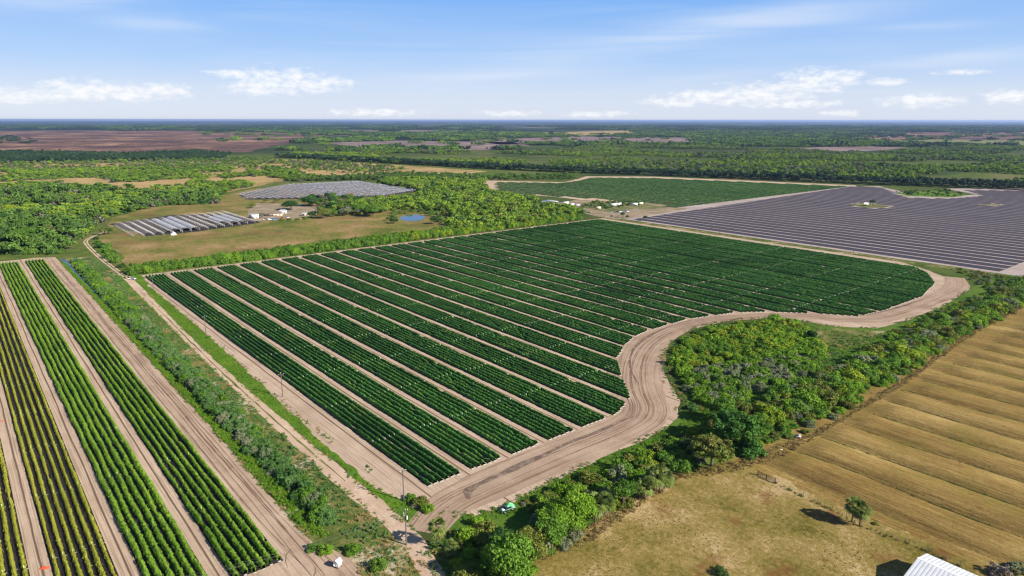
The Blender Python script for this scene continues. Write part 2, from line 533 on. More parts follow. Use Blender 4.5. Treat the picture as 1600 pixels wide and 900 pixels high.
M['mud'] = patchy('mud', [(0.35, (0.085, 0.060, 0.048, 1)), (0.5, (0.15, 0.105, 0.08, 1)), (0.66, (0.33, 0.25, 0.19, 1))], 0.25, 1.5, (0.06, 0.045, 0.035, 1), 0.5)
M['rut'] = patchy('rut', [(0.35, (0.12, 0.075, 0.05, 1)), (0.5, (0.19, 0.125, 0.088, 1)), (0.66, (0.33, 0.245, 0.18, 1))], 0.12, 1.0, (0.08, 0.05, 0.035, 1), 0.5)
M['lilac_soil'] = patchy('lilac_soil', [(0.35, (0.26, 0.205, 0.185, 1)), (0.65, (0.40, 0.335, 0.30, 1))], 0.02, 0.3)
M['island_grass'] = patchy('island_grass', [(0.35, (0.07, 0.09, 0.03, 1)), (0.52, (0.14, 0.14, 0.05, 1)), (0.68, (0.30, 0.25, 0.18, 1))], 0.05, 0.4)
M['weed_mat'] = patchy('weed_mat', [(0.35, (0.020, 0.018, 0.020, 1)), (0.65, (0.060, 0.055, 0.055, 1))], 0.05, 0.5)
M['yard'] = patchy('yard', [(0.35, (0.15, 0.13, 0.07, 1)), (0.5, (0.26, 0.20, 0.13, 1)), (0.66, (0.42, 0.33, 0.26, 1))], 0.05, 0.4, (0.08, 0.09, 0.03, 1), 0.4)

# hay: golden stubble, swath streaks along the windrows
t = NT('hay')
P = t.pos()
st = t.noise(t.mapv(P, (0.06, 1.4, 1)), 1.0, 6, 0.65, 0.5)
pa = t.noise(t.mapv(P, (0.5, 1.0, 1)), 0.035, 6, 0.6, 0.4)
fi = t.noise(t.mapv(P, (0.5, 1.6, 1)), 1.1, 5, 0.7)
f = t.m('ADD', t.m('ADD', t.m('MULTIPLY', st, 0.4), t.m('MULTIPLY', pa, 0.35)), t.m('MULTIPLY', fi, 0.25))
col = t.ramp(f, [(0.36, (0.085, 0.050, 0.015, 1)), (0.45, (0.190, 0.122, 0.036, 1)), (0.54, (0.305, 0.208, 0.066, 1)), (0.64, (0.47, 0.345, 0.140, 1))])
gr = t.ramp(t.noise(P, 0.05, 4), [(0.50, 0.0), (0.66, 0.45)])
col = t.mix(gr, col, (0.17, 0.145, 0.028, 1))
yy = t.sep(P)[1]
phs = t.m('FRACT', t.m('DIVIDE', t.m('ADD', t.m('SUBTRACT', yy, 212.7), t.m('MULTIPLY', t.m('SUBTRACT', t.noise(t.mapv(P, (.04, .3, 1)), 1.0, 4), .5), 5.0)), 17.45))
band = t.ramp(phs, [(0.0, 0.25), (0.10, 0.4), (0.42, 0.3), (0.62, 0.0), (1.0, 0.0)])  # browner tone on each ridge's shaded side, shade painted over the stubble
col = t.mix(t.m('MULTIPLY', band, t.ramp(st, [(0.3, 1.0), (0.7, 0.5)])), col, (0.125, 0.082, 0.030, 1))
col = t.mix(t.ramp(t.noise(P, 2.2, 4, 0.75), [(0.36, 0.65), (0.5, 0.0)]), col, (0.06, 0.035, 0.012, 1))
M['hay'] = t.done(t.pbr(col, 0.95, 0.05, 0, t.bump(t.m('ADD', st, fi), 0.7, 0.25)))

t = NT('water')
w = t.noise(t.pos(), 0.6, 3)
M['water'] = t.done(t.pbr((0.010, 0.018, 0.030, 1), 0.06, 0.9, 0, t.bump(w, 0.06, 0.05)))


# --------------------------------------------------------------------------
# ground sheets
# --------------------------------------------------------------------------
LEVEL = [0.0]


def rough_edge(pts, step=3.0, amp=0.5, seed=1):
    out = []
    n = len(pts)
    for i in range(n):
        a, b = np.array(pts[i], float), np.array(pts[(i + 1) % n], float)
        L = np.hypot(*(b - a))
        k = max(1, int(L / step))
        for j in range(k):
            out.append(a + (b - a) * j / k)
    out = np.array(out)
    d = np.stack([vnoise(out, step * 1.7, seed) + vnoise(out, step * 5, seed + 5) - 1,
                  vnoise(out, step * 1.7, seed + 9) + vnoise(out, step * 5, seed + 14) - 1], 1)
    return out + d * amp * 2


def sheet(name, pts, mat, z, step=3.0, amp=0.5, kind='structure', label=None):
    P = rough_edge(pts, step, amp, len(name) + int(z * 1000)) if amp > 0 else np.array(pts, float)
    V = [Vector((p[0], p[1], 0)) for p in P]
    tr = tessellate_polygon([V])
    F = []
    for a, b, c in tr:
        n = (V[b] - V[a]).cross(V[c] - V[a]).z
        F.append((a, b, c, -1) if n > 0 else (a, c, b, -1))
    o = link(name, mesh_np(name, np.c_[P, np.full(len(P), z)], F, [mat]))
    return tag(o, label, kind=kind)


def px(*pts):
    return [at(*p) for p in pts]


def ribbon(name, pts, width, mat, z, amp=0.5, seed=3):
    """strip along a centre line; UV = metres along and across"""
    P = np.array(pts, float)
    for _ in range(3):                                   # Chaikin smoothing
        Q = [P[0]]
        for i in range(len(P) - 1):
            Q += [P[i] * .75 + P[i + 1] * .25, P[i] * .25 + P[i + 1] * .75]
        Q.append(P[-1]); P = np.array(Q)
    d = np.r_[0, np.cumsum(np.hypot(*np.diff(P, axis=0).T))]
    n = max(4, int(d[-1] / 3))
    s = np.linspace(0, d[-1], n)
    C = np.c_[np.interp(s, d, P[:, 0]), np.interp(s, d, P[:, 1])]
    T = np.gradient(C, axis=0); T /= np.hypot(*T.T)[:, None]
    N = np.c_[-T[:, 1], T[:, 0]]
    W = np.interp(s / d[-1], np.linspace(0, 1, len(width)), width) if hasattr(width, '__len__') else np.full(n, width)
    nw = 5
    V, UV = [], []
    for k in range(nw):
        q = k / (nw - 1) - 0.5
        e = (vnoise(C + k * 50, 6, seed) - 0.5) * 2 * amp if k in (0, nw - 1) else 0
        off = q * W + e * np.sign(q if q else 1)
        V.append(np.c_[C + N * off[:, None], np.full(n, z)])
        UV.append(np.c_[s, off])
    V = np.concatenate(V); UV = np.concatenate(UV)
    F = []
    for k in range(nw - 1):
        i = np.arange(n - 1)
        F.append(np.c_[k * n + i, k * n + i + 1, (k + 1) * n + i + 1, (k + 1) * n + i])
    F = np.concatenate(F)
    o = link(name, mesh_np(name, V, F, [mat], uv=UV))
    return tag(o, kind='structure')


# base sheet, a disc out to the horizon
R_ = [0, 300, 800, 2000, 5000, 12000, 30000, 70000]
V = [(0, 0, 0)]; F = []
NS = 48
for r in R_[1:]:
    for k in range(NS):
        a = 2 * math.pi * k / NS
        V.append((r * math.cos(a), r * math.sin(a), 0))
for k in range(NS):
    F.append((0, 1 + k, 1 + (k + 1) % NS, -1))
for i in range(len(R_) - 2):
    for k in range(NS):
        a = 1 + i * NS; b = a + NS
        F.append((a + k, b + k, b + (k + 1) % NS, a + (k + 1) % NS))
tag(link('ground', mesh_np('ground', V, F, [M['ground']])), kind='structure')

# far land
sheet('marsh', px((-500, 206), (100, 204), (300, 204), (470, 208), (520, 213), (440, 226), (380, 238), (150, 241), (-500, 243)), M['marsh'], 0.5, 40, 14)
sheet('prairie', px((520, 204), (690, 203.5), (860, 206), (690, 208), (540, 208)), M['mauve'], 0.5, 40, 12)
sheet('prairie', px((500, 223), (620, 220), (800, 222), (830, 228), (760, 235), (640, 233), (560, 229)), M['mauve'], 0.4, 25, 8)
sheet('prairie', px((730, 219), (900, 213), (1080, 215), (1150, 221), (1000, 224), (780, 226)), M['mauve'], 0.4, 30, 9)
sheet('prairie', px((840, 207), (980, 204), (1010, 208), (940, 212), (850, 211)), M['tan_scrub'], 0.5, 30, 9)
sheet('prairie', px((1280, 213), (1420, 207), (1760, 206), (1760, 222), (1400, 222), (1330, 219)), M['marsh'], 0.5, 30, 9)
sheet('prairie', px((1250, 231), (1350, 228), (1420, 231), (1360, 236), (1260, 237)), M['mauve'], 0.4, 20, 6)
sheet('pasture_far', px((1360, 219), (1480, 218), (1760, 222), (1760, 229), (1500, 227), (1350, 224)), M['far_green'], 0.7, 30, 6)
sheet('scrubland', px((-500, 255), (120, 256), (350, 251), (470, 249), (620, 258), (760, 268), (700, 276), (560, 272), (440, 283), (360, 300),
                      (250, 305), (160, 290), (-500, 284)), M['tan_scrub'], 0.25, 15, 5)

# homestead fields
sheet('dry_field', px((150, 372), (172, 402), (205, 424), (300, 413), (420, 396), (560, 374), (690, 356), (680, 335), (600, 326), (500, 300), (400, 294), (340, 306), (250, 318), (180, 340)),
      M['tan_field'], 0.04, 8, 2.5)
sheet('pond_bank', px((590, 350), (700, 352), (705, 330), (600, 326)), M['tan_field'], 0.08, 5, 2)
sheet('yard', px((395, 346), (470, 340), (520, 330), (470, 318), (400, 318), (385, 332)), M['yard'], 0.10, 5, 2)
sheet('nursery_floor', px((372, 304), (385, 312), (480, 311), (600, 307), (660, 297), (560, 283), (450, 288)), M['weed_mat'], 0.12, 8, 2)
sheet('greenhouse_floor', [(-850, 132), (-738, 145), (-738, 190), (-760, 264), (-860, 264), (-885, 200)], M['weed_mat'], 0.12, 6, 1.5)
sheet('pond', px((623, 341), (630, 345), (645, 345.6), (660, 343.6), (665, 338.4), (654, 335.4), (638, 335.6)), M['water'], 0.16, 3, 1.2)

# main parcel
TOP, BOT = -542.0, -166.5
OUTER = px((1510, 455), (1480, 475), (1420, 500), (1370, 513), (1300, 510), (1230, 497), (1150, 500), (1100, 508), (1060, 525), (1035, 550), (1035, 575), (1045, 600), (1062, 625), (1060, 650), (1040, 670))
OUTER += [(-145.1, 176.6), (-145.3, 157.4), (-144, 138.6), (-142.6, 116.4), (-143.6, 103.5), (-152, 97.0)]
parcel = [(-160, 91.5), (-176, 88.9), (-204, 88.2), (-245, 90.2), (-290, 92.6), (-370, 95.4), (-444, 97), (-500, 97), (-551, 94), (-551, 585), (-225, 585), (-196, 566), (-164, 535)] + OUTER
sheet('field_soil', parcel, M['field_soil'], 0.02, 2.5, 0.5)
HEAD = [(-176, 556), (-161, 520), (-160, 478), (-160, 425), (-164, 400), (-180, 384), (-203, 364), (-217, 338), (-223, 314), (-222, 284), (-212, 256), (-196, 232), (-178, 212), (-160, 198), (-156, 180), (-156, 150), (-155, 120), (-154, 100), (-146, 88)]
ribbon('dirt_track', HEAD, [13, 15, 15, 15, 15, 17, 18, 12, 11, 12, 15, 20, 26, 24, 20, 20, 20, 17, 11], M['sand_track'], 0.045, 0.6)
RILL = [(-164, 470), (-166, 425), (-171, 402)]
ribbon('damp_rill', RILL, [0.4, 2.4, 0.4], M['mud'], 0.06, 0.4, 5)
ribbon('damp_rill', [(-223, 340), (-229, 316), (-226, 283), (-217, 256), (-203, 236), (-190, 224), (-180, 217)], [0.4, 0.7, 0.9, 1.3, 1.2, 0.7, 0.3], M['mud'], 0.06, 0.25, 6)
ribbon('damp_rill', [(-161, 192), (-160, 176), (-160, 158), (-159, 140), (-158, 124), (-157, 114)], [0.5, 1.4, 1.6, 1.5, 3.0, 1.0], M['mud'], 0.06, 0.5, 7)
sheet('mud', [(-158.8, 117), (-158.2, 111), (-156, 107.5), (-153, 106.8), (-151, 107.5), (-153.5, 109), (-154.5, 112), (-156.5, 115)], M['mud'], 0.065, 0.9, 0.9)
# wheel ruts
def offset_line(pts, off):
    P = np.array(pts, float)
    T = np.gradient(P, axis=0); T /= np.hypot(*T.T)[:, None]
    return [tuple(p + np.array([-t_[1], t_[0]]) * off) for p, t_ in zip(P, T)]


rr_ = random.Random(5)
for i_, off in enumerate((-7.0, -5.2, -4.4, -2.6, -1.8, 0.2, 1.0, 3.0, 3.8, 5.4)):
    a_, b_ = rr_.randint(0, 6), rr_.randint(11, 18)
    L_ = offset_line(HEAD[a_:b_], off * (0.75 if a_ < 8 else 1))
    ribbon('wheel_rut', L_, [0.1, 0.45, 0.3, 0.5, 0.25, 0.5, 0.1], M['rut'], 0.052 + i_ * 0.001, 0.14, 20 + i_)
for i_, (v_, w_, ua, ub) in enumerate(((54.9, .55, -650, -150), (57.2, .35, -655, -140), (58.3, .75, -660, -146), (59.3, .4, -560, -138), (60.4, .25, -420, -150))):
    wob_ = [(u_, v_ + rr_.uniform(-.35, .35) - (0.02 * max(0, u_ + 190) if i_ % 2 else -0.03 * max(0, u_ + 185))) for u_ in np.linspace(ua, ub, 16)]
    ribbon('wheel_rut', wob_, [0.15, w_, w_ * .6, w_, w_ * .7, w_, 0.1], M['rut'], 0.055 + i_ * 0.001, 0.15, 40 + i_)
for i_ in range(9):
    c_ = (-150 + rr_.uniform(-4, 6), 52 + rr_.uniform(-4, 6))
    a0_ = rr_.uniform(0, 6.28)
    r_ = rr_.uniform(5, 13)
    ribbon('wheel_rut', [(c_[0] + r_ * math.cos(a0_ + t_ * .25), c_[1] + r_ * .6 * math.sin(a0_ + t_ * .25)) for t_ in range(6)], [0.1, .3, .35, .3, 0.1], M['rut'], 0.06 + i_ * 0.001, 0.12, 60 + i_)
# verge, two-track road, bank, ditch
sheet('verge', [(-560, 82), (-560, 103), (-500, 97), (-444, 97), (-372, 95), (-293, 93), (-246, 90.6), (-222, 89.6), (-200, 88.6), (-176, 89.2), (-163, 92.6), (-150, 91), (-152, 87), (-185, 86.3), (-240, 85), (-330, 85), (-405, 86)], M['verge'], 0.03, 2.0, 0.9)
road = [(-135, 81), (-146, 83.6), (-160, 84), (-185, 83.6), (-240, 83.4), (-300, 83.8), (-370, 85.6), (-440, 88), (-500, 90), (-545, 91.5), (-600, 90.2), (-664, 90.2), (-718, 91.5), (-745, 94), (-768, 103), (-792, 118)]
ribbon('dirt_road', [(-98, 77), (-120, 79)] + road[:-6] + [(-552, 92)], [6, 6, 6.2, 5.2, 4.6, 4.2, 4.2, 4.4, 4.6, 5, 5.5], M['sand_pale'], 0.05, 0.45)
for off, nm in ((-1.1, 'wheel_track'), (1.1, 'wheel_track')):
    ribbon(nm, [(a, b + off) for a, b in road[9:]], 1.3, M['sand_pale'], 0.05, 0.2, 11)
ribbon('grass_strip', [(a, b) for a, b in road[3:9]], [0.1, 0.6, 0.7, 0.4, 0.7, 0.3, 0.1], M['bank'], 0.056, 0.4, 12)
sheet('dirt_yard', [(-163, 50), (-158, 64), (-152, 66), (-146, 67), (-138, 66), (-110, 58), (-110, 20), (-156, 30)], M['sand'], 0.045, 2, 0.8)
sheet('bank', [(-655, 62.5), (-655, 86), (-560, 89), (-440, 85.8), (-330, 83.6), (-240, 81.4), (-160, 81.6), (-140, 80), (-100, 74), (-100, 60), (-140, 63), (-165, 62), (-300, 62.6)], M['bank'], 0.025, 2, 0.5)
ribbon('ditch_water', [(-655, 65.6), (-560, 65.6), (-430, 66.2), (-350, 66), (-290, 66.5), (-240, 66.4), (-190, 67.2), (-172, 67.8)], [3.0, 2.5, 1.6, 1.0, 0.9, 0.9, 0.8, 0.4], M['water'], 0.05, 0.35, 4)

# left farm
sheet('left_soil', [(-676, -60), (-676, 50), (-668, 62), (-640, 63), (-300, 63), (-160, 62.5), (-156, 52), (-100, 30), (-100, -60)], M['left_soil'], 0.02, 2.5, 0.5)
sheet('headland', [(-668, 54), (-668, 60), (-640, 62.6), (-200, 62.5), (-160, 61.5), (-158, 54.4)], M['sand'], 0.03, 2.5, 0.5)

# purple mulch farm and the green field behind it
PURP = px((978, 344), (1332, 291), (1375, 292), (1402, 304), (1420, 309), (1480, 310.5), (1536, 306), (1506, 297), (1640, 298), (1800, 305)) + [(-166, 900), (-163, 600)]
sheet('purple_soil', [(-556, 597), (-565, 700), (-560, 900), (-568, 1205)] + px((1375, 291), (1425, 303), (1490, 307), (1525, 304), (1480, 295), (1540, 293.5), (1700, 296)) + [(-120, 1500), (-120, 596)], M['lilac_soil'], 0.04, 8, 1.5)
sheet('green_soil', px((750, 289), (752, 282), (880, 284.5), (902, 280), (915, 275.3), (1020, 276), (1335, 289.5)) + [(-545, 1200), (-545, 640)] + px((960, 318), (860, 307), (765, 300)), M['sand_far'], 0.035, 8, 1.5)
sheet('farm_yard', px((830, 326), (900, 312), (1020, 316), (1075, 326), (1010, 338), (960, 343), (925, 336), (880, 330)), M['yard'], 0.06, 5, 2)
sheet('yard_grass', px((900, 322), (925, 314.5), (975, 314), (1012, 319), (1046, 325.5), (990, 327), (950, 332), (925, 327)), M['island_grass'], 0.09, 4, 1.5)
sheet('purple_verge', [(-552, 582), (-552, 595), (-156, 594), (-150, 585)], M['bank'], 0.05, 3, 0.8)
sheet('island', px((1324, 319.5), (1352, 317), (1372, 319.5), (1392, 322), (1385, 324.5), (1352, 325)), M['island_grass'], 0.3, 4, 1)
sheet('island', px((1530, 319.3), (1560, 319), (1566, 321.3), (1536, 321)), M['island_grass'], 0.3, 3, .5)
sheet('grass_island', px((1400, 302), (1420, 300), (1465, 298), (1512, 305), (1490, 308.3), (1440, 307), (1418, 306)), M['verge'], 0.1, 6, 2)

# pasture and hay
sheet('grass', [(-146, 100), (-147, 190), (-152, 212), (-168, 232), (-200, 268), (-212, 305), (-205, 345), (-172, 372), (-152, 390), (-150, 470), (-155, 520), (-158, 590), (-140, 760), (-124, 760), (-121, 500), (-118, 400), (-115, 300), (-111, 232), (-119, 178), (-118, 140), (-110, 92), (-104, 80), (-134, 80), (-142, 88)], M['grass_floor'], 0.012, 3, 1)
sheet('sandy_clearing', px((1272, 520), (1300, 514), (1385, 517), (1352, 534), (1300, 556), (1286, 545)), M['bank'], 0.025, 2, 1.2)
sheet('pasture', [(-121, 92), (-119, 122), (-122, 144), (-124, 168), (-118, 180), (-117, 200), (-60, 200), (-20, 205), (-20, 60), (-100, 80)], M['pasture'], 0.03, 2, 0.8)
nu, nv = 110, 640
U = np.linspace(-119, 62, nu); Vv = np.linspace(190, 610, nv)
UU, VV = np.meshgrid(U, Vv, indexing='ij')
PP = np.stack([UU.ravel(), VV.ravel()], 1)
ph = ((PP[:, 1] + 2.2 * (vnoise(PP, 30, 3) - .5) - 212.7) / 17.45) % 1.0
end = np.clip((PP[:, 0] + 108 + 3 * (vnoise(np.floor(PP[:, 1:] / 17.45).repeat(2, 1) * 7.1, 1, 4) - .5)) / 7, 0, 1)
dome = np.sin(np.pi * np.clip(ph, 0, 1)) ** 0.45
lowside = np.clip((ph - 0.02) / 0.16, 0, 1) ** 0.7
highside = np.clip((1.0 - ph) / 0.62, 0, 1) ** 0.9
rim = np.clip((PP[:, 1] - 192.5) / 6, 0, 1)
Z = 0.06 + rim * end * 1.15 * np.minimum(lowside, highside) + 0.16 * (vnoise(PP, 1.5, 8) - .5) + 0.10 * (vnoise(PP, 0.8, 9) - .5)
Z -= 0.25 * rim * end * np.exp(-((ph - 0.99) / 0.025) ** 2)
i, j = np.meshgrid(np.arange(nu - 1), np.arange(nv - 1), indexing='ij')
b = (i * nv + j).ravel()
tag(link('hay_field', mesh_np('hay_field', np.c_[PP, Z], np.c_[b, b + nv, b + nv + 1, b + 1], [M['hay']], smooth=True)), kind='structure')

# --------------------------------------------------------------------------
# foliage shapes
# --------------------------------------------------------------------------


def unit(n, rng, zmin=-1.0):
    d = rng.normal(size=(n, 3))
    d /= np.linalg.norm(d, axis=1)[:, None]
    d[:, 2] = np.where(d[:, 2] < zmin, -d[:, 2], d[:, 2])
    return d


def cards(P, N, size, rng, asp=0.6):
    n = len(P)
    N = N / (np.linalg.norm(N, axis=1)[:, None] + 1e-9)
    T = rng.normal(size=(n, 3))
    A = np.cross(N, T); A /= (np.linalg.norm(A, axis=1)[:, None] + 1e-9)
    B = np.cross(N, A)
    s = (size * np.ones(n))[:, None]
    V = np.stack([P + A * s, P + B * s * asp, P - A * s, P - B * s * asp], 1).reshape(-1, 3)
    F = np.arange(4 * n).reshape(n, 4)
    return V, F


def crown(seed, R, H, z0, nclump, ncards, csize, dome=False, rc=(0.28, 0.45), asp=0.6, droop=0.0):
    rng = np.random.default_rng(seed)
    d = unit(nclump, rng, -0.35 if not dome else 0.0)
    u = rng.uniform(0.45, 1.0, nclump)[:, None]
    rcl = R * rng.uniform(rc[0], rc[1], nclump)
    c = d * u * np.array([R * 0.78, R * 0.78, (H if dome else H / 2) * 0.72])
    c[:, 0] *= rng.uniform(0.85, 1.1); c[:, 1] *= rng.uniform(0.85, 1.1)
    c[:, 2] += z0 + (0 if dome else H / 2)
    tcl = rng.uniform(0, 1, nclump)
    k = rng.integers(0, nclump, ncards)
    e = unit(ncards, rng, -0.55)
    P = c[k] + e * (rcl[k] * rng.uniform(0.72, 1.08, ncards))[:, None] * np.array([1, 1, 0.85])
    if droop:
        P[:, 2] -= droop * rng.uniform(0, 1, ncards) ** 2 * (np.hypot(P[:, 0], P[:, 1]) / R)
    P[:, 2] = np.maximum(P[:, 2], 0.05)
    N = e + rng.normal(size=(ncards, 3)) * 0.55
    V, F = cards(P, N, csize * rng.uniform(0.6, 1.35, ncards), rng, asp)
    tint = np.clip(tcl[k] * 0.55 + rng.uniform(0, 0.6, ncards), 0, 1)
    return V, F, tint


def trunk_mesh(name, h, r, seed, limbs=4, R=2.0, mat='bark'):
    rng = random.Random(seed)
    m = MB()
    bend = (rng.uniform(-.3, .3), rng.uniform(-.3, .3))
    m.tube([(0, 0, -0.1), (bend[0] * .4, bend[1] * .4, h * .5), (bend[0], bend[1], h)], [r * 1.25, r, r * .7], 8)
    for i in range(limbs):
        a = 2 * math.pi * (i + rng.random() * .6) / limbs
        m.tube([(bend[0] * .8, bend[1] * .8, h * .8), (math.cos(a) * R * .4, math.sin(a) * R * .4, h * 1.25), (math.cos(a) * R * .75, math.sin(a) * R * .75, h * 1.6)], [r * .6, r * .4, r * .15], 5)
    return m.mesh(name, M[mat])


SHAPES = {}
def S(key, *a, **k):
    SHAPES[key] = crown(*a, **k)

# shrubs standing on the ground, unit about 3 m radius
S('bush0', 11, 3.0, 3.2, 0.0, 16, 2300, 0.235, dome=True)
S('bush1', 12, 2.8, 3.8, 0.0, 14, 2300, 0.235, dome=True, rc=(.25, .4))
S('bush2', 13, 3.3, 2.8, 0.0, 20, 2300, 0.235, dome=True, rc=(.2, .38))
S('bush3', 14, 3.1, 3.6, 0.0, 11, 2300, 0.235, dome=True, rc=(.3, .5))
# lumpier, coarser shrubs and ragged grey ones
S('ragged', 15, 2.8, 2.8, 0.0, 26, 1100, 0.24, dome=True, rc=(.14, .3), asp=0.35)
S('spray', 16, 2.6, 2.4, 0.0, 34, 1100, 0.30, dome=True, rc=(.1, .22), asp=0.28)
# tree crowns above a trunk
S('oak0', 21, 4.2, 5.6, 1.4, 34, 6800, 0.23, rc=(.24, .4))
S('oak1', 22, 3.8, 6.0, 1.3, 30, 6200, 0.23, rc=(.22, .42))
S('oak2', 23, 4.6, 4.8, 1.3, 40, 7000, 0.22, rc=(.2, .36))
S('clumpy', 24, 4.2, 6.0, 0.6, 70, 6400, 0.22, rc=(.13, .22))
S('vine', 25, 3.9, 6.2, 0.3, 36, 6800, 0.21, rc=(.2, .33), droop=2.5)
S('mound0', 26, 4.3, 5.2, 0.0, 34, 3600, 0.30, dome=True, rc=(.18, .34))
S('mound1', 27, 4.0, 4.6, 0.0, 24, 3400, 0.31, dome=True, rc=(.22, .42))
S('mound2', 28, 4.6, 4.4, 0.0, 42, 3800, 0.28, dome=True, rc=(.15, .30))
# light far ones
S('far0', 31, 3.6, 6.0, 1.0, 9, 200, 0.85, rc=(.3, .5))
S('far1', 32, 4.0, 5.0, 0.8, 11, 220, 0.85, rc=(.26, .45))
S('far2', 33, 3.2, 7.0, 1.2, 9, 200, 0.80, rc=(.3, .5))
S('far3', 34, 3.8, 4.0, 0.2, 10, 200, 0.85, dome=True, rc=(.3, .45))
# weeds and grass
S('weed0', 41, 0.8, 0.7, 0.0, 7, 70, 0.20, dome=True, asp=0.35)
S('weed1', 42, 1.0, 0.5, 0.0, 9, 80, 0.20, dome=True, asp=0.3)
S('weed2', 43, 0.6, 0.9, 0.0, 5, 60, 0.20, dome=True, asp=0.3)

CACHE = {}


def fol(shape, mat):
    if (shape, mat) not in CACHE:
        V, F, t = SHAPES[shape]
        CACHE[(shape, mat)] = mesh_np('foliage', V, F, [M[mat]], tint=t)
    return CACHE[(shape, mat)]


def trk(h, r, seed, R=2.2):
    k = ('trunk', h, r, seed, R)
    if k not in CACHE:
        CACHE[k] = trunk_mesh('trunk', h, r, seed, 4, R)
    return CACHE[k]


PENDING = []


def shrub(p, s, shape, mat, label, group=None, name='shrub', cat='shrub', sz=None, now=False):
    if group and not now:
        PENDING.append((p, s, shape, mat, label, group, sz or s * random.uniform(0.85, 1.2)))
        return
    o = link(name, fol(shape, mat), None, (p[0], p[1], 0.0))
    o.scale = (s, s, sz or s * random.uniform(0.85, 1.15))
    o.rotation_euler = (0, 0, random.uniform(0, 6.28))
    return tag(o, label, cat, group)


def tree(p, s, shape, mat, label, group=None, name='tree', sz=None):
    o = empty(name, (p[0], p[1], 0), random.uniform(0, 6.28), label, 'tree', group)
    o.scale = (s, s, sz or s)
    link('trunk', trk(2.6, 0.22, 3), o)
    link('crown', fol(shape, mat), o)
    return o


def palm_meshes(seed, h, nfr=30, fl=1.5, skirt=8):
    rng = np.random.default_rng(seed)
    m = MB()
    m.tube([(0, 0, -0.1), (0.05, 0.03, h * .5), (0.1, 0.0, h)], [0.24, 0.18, 0.2], 8)
    V, F, T = [], [], []
    V2, F2, T2 = [], [], []
    for i in range(nfr + skirt):
        dead = i >= nfr
        a = rng.uniform(0, 6.283)
        el = rng.uniform(-1.2, -0.8) if dead else math.asin(rng.uniform(-0.75, 1.0))
        d = np.array([math.cos(a) * math.cos(el), math.sin(a) * math.cos(el), math.sin(el)])
        base = np.array([0.1, 0, h]) + d * 0.25
        tip = base + d * rng.uniform(.6, 1.1) * fl * 0.75
        side = np.cross(d, [0, 0, 1.0]); side /= np.linalg.norm(side) + 1e-6
        up = np.cross(side, d)
        nl = 9
        for k in range(nl):
            t = (k / (nl - 1) - .5) * 2.6
            q = d * math.cos(t) + side * math.sin(t)
            L = fl * (0.95 - 0.12 * abs(t)) * rng.uniform(.8, 1.1)
            w = np.cross(q, up) * 0.09 * fl
            mid = tip + q * L * .5 + up * 0.06
            end = tip + q * L + np.array([0, 0, -0.35 * L * rng.uniform(.5, 1.3)])
            VV_, FF_, TT_ = (V2, F2, T2) if dead else (V, F, T)
            b = len(VV_)
            VV_ += [tip, mid - w, end, mid + w]
            FF_.append((b, b + 1, b + 2, b + 3)); TT_.append(rng.uniform(0, 1))
    return (m.mesh('trunk', M['bark']), mesh_np('crown', np.array(V), np.array(F), [M['leaf_palm']], tint=T),
            mesh_np('dead_fronds', np.array(V2), np.array(F2), [M['dead_frond']], tint=T2) if skirt else None)


PALM = {}


def palm(p, h, fl, label, group=None, seed=1, nfr=34, skirt=8):
    k = (round(h, 1), fl, seed, nfr, skirt)
    if k not in PALM:
        PALM[k] = palm_meshes(seed, h, nfr, fl, skirt)
    tr, cr, de = PALM[k]
    o = empty('palm_tree', (p[0], p[1], 0), random.uniform(0, 6.28), label, 'palm tree', group)
    link('trunk', tr, o); link('crown', cr, o)
    if de: link('dead_fronds', de, o)
    return o


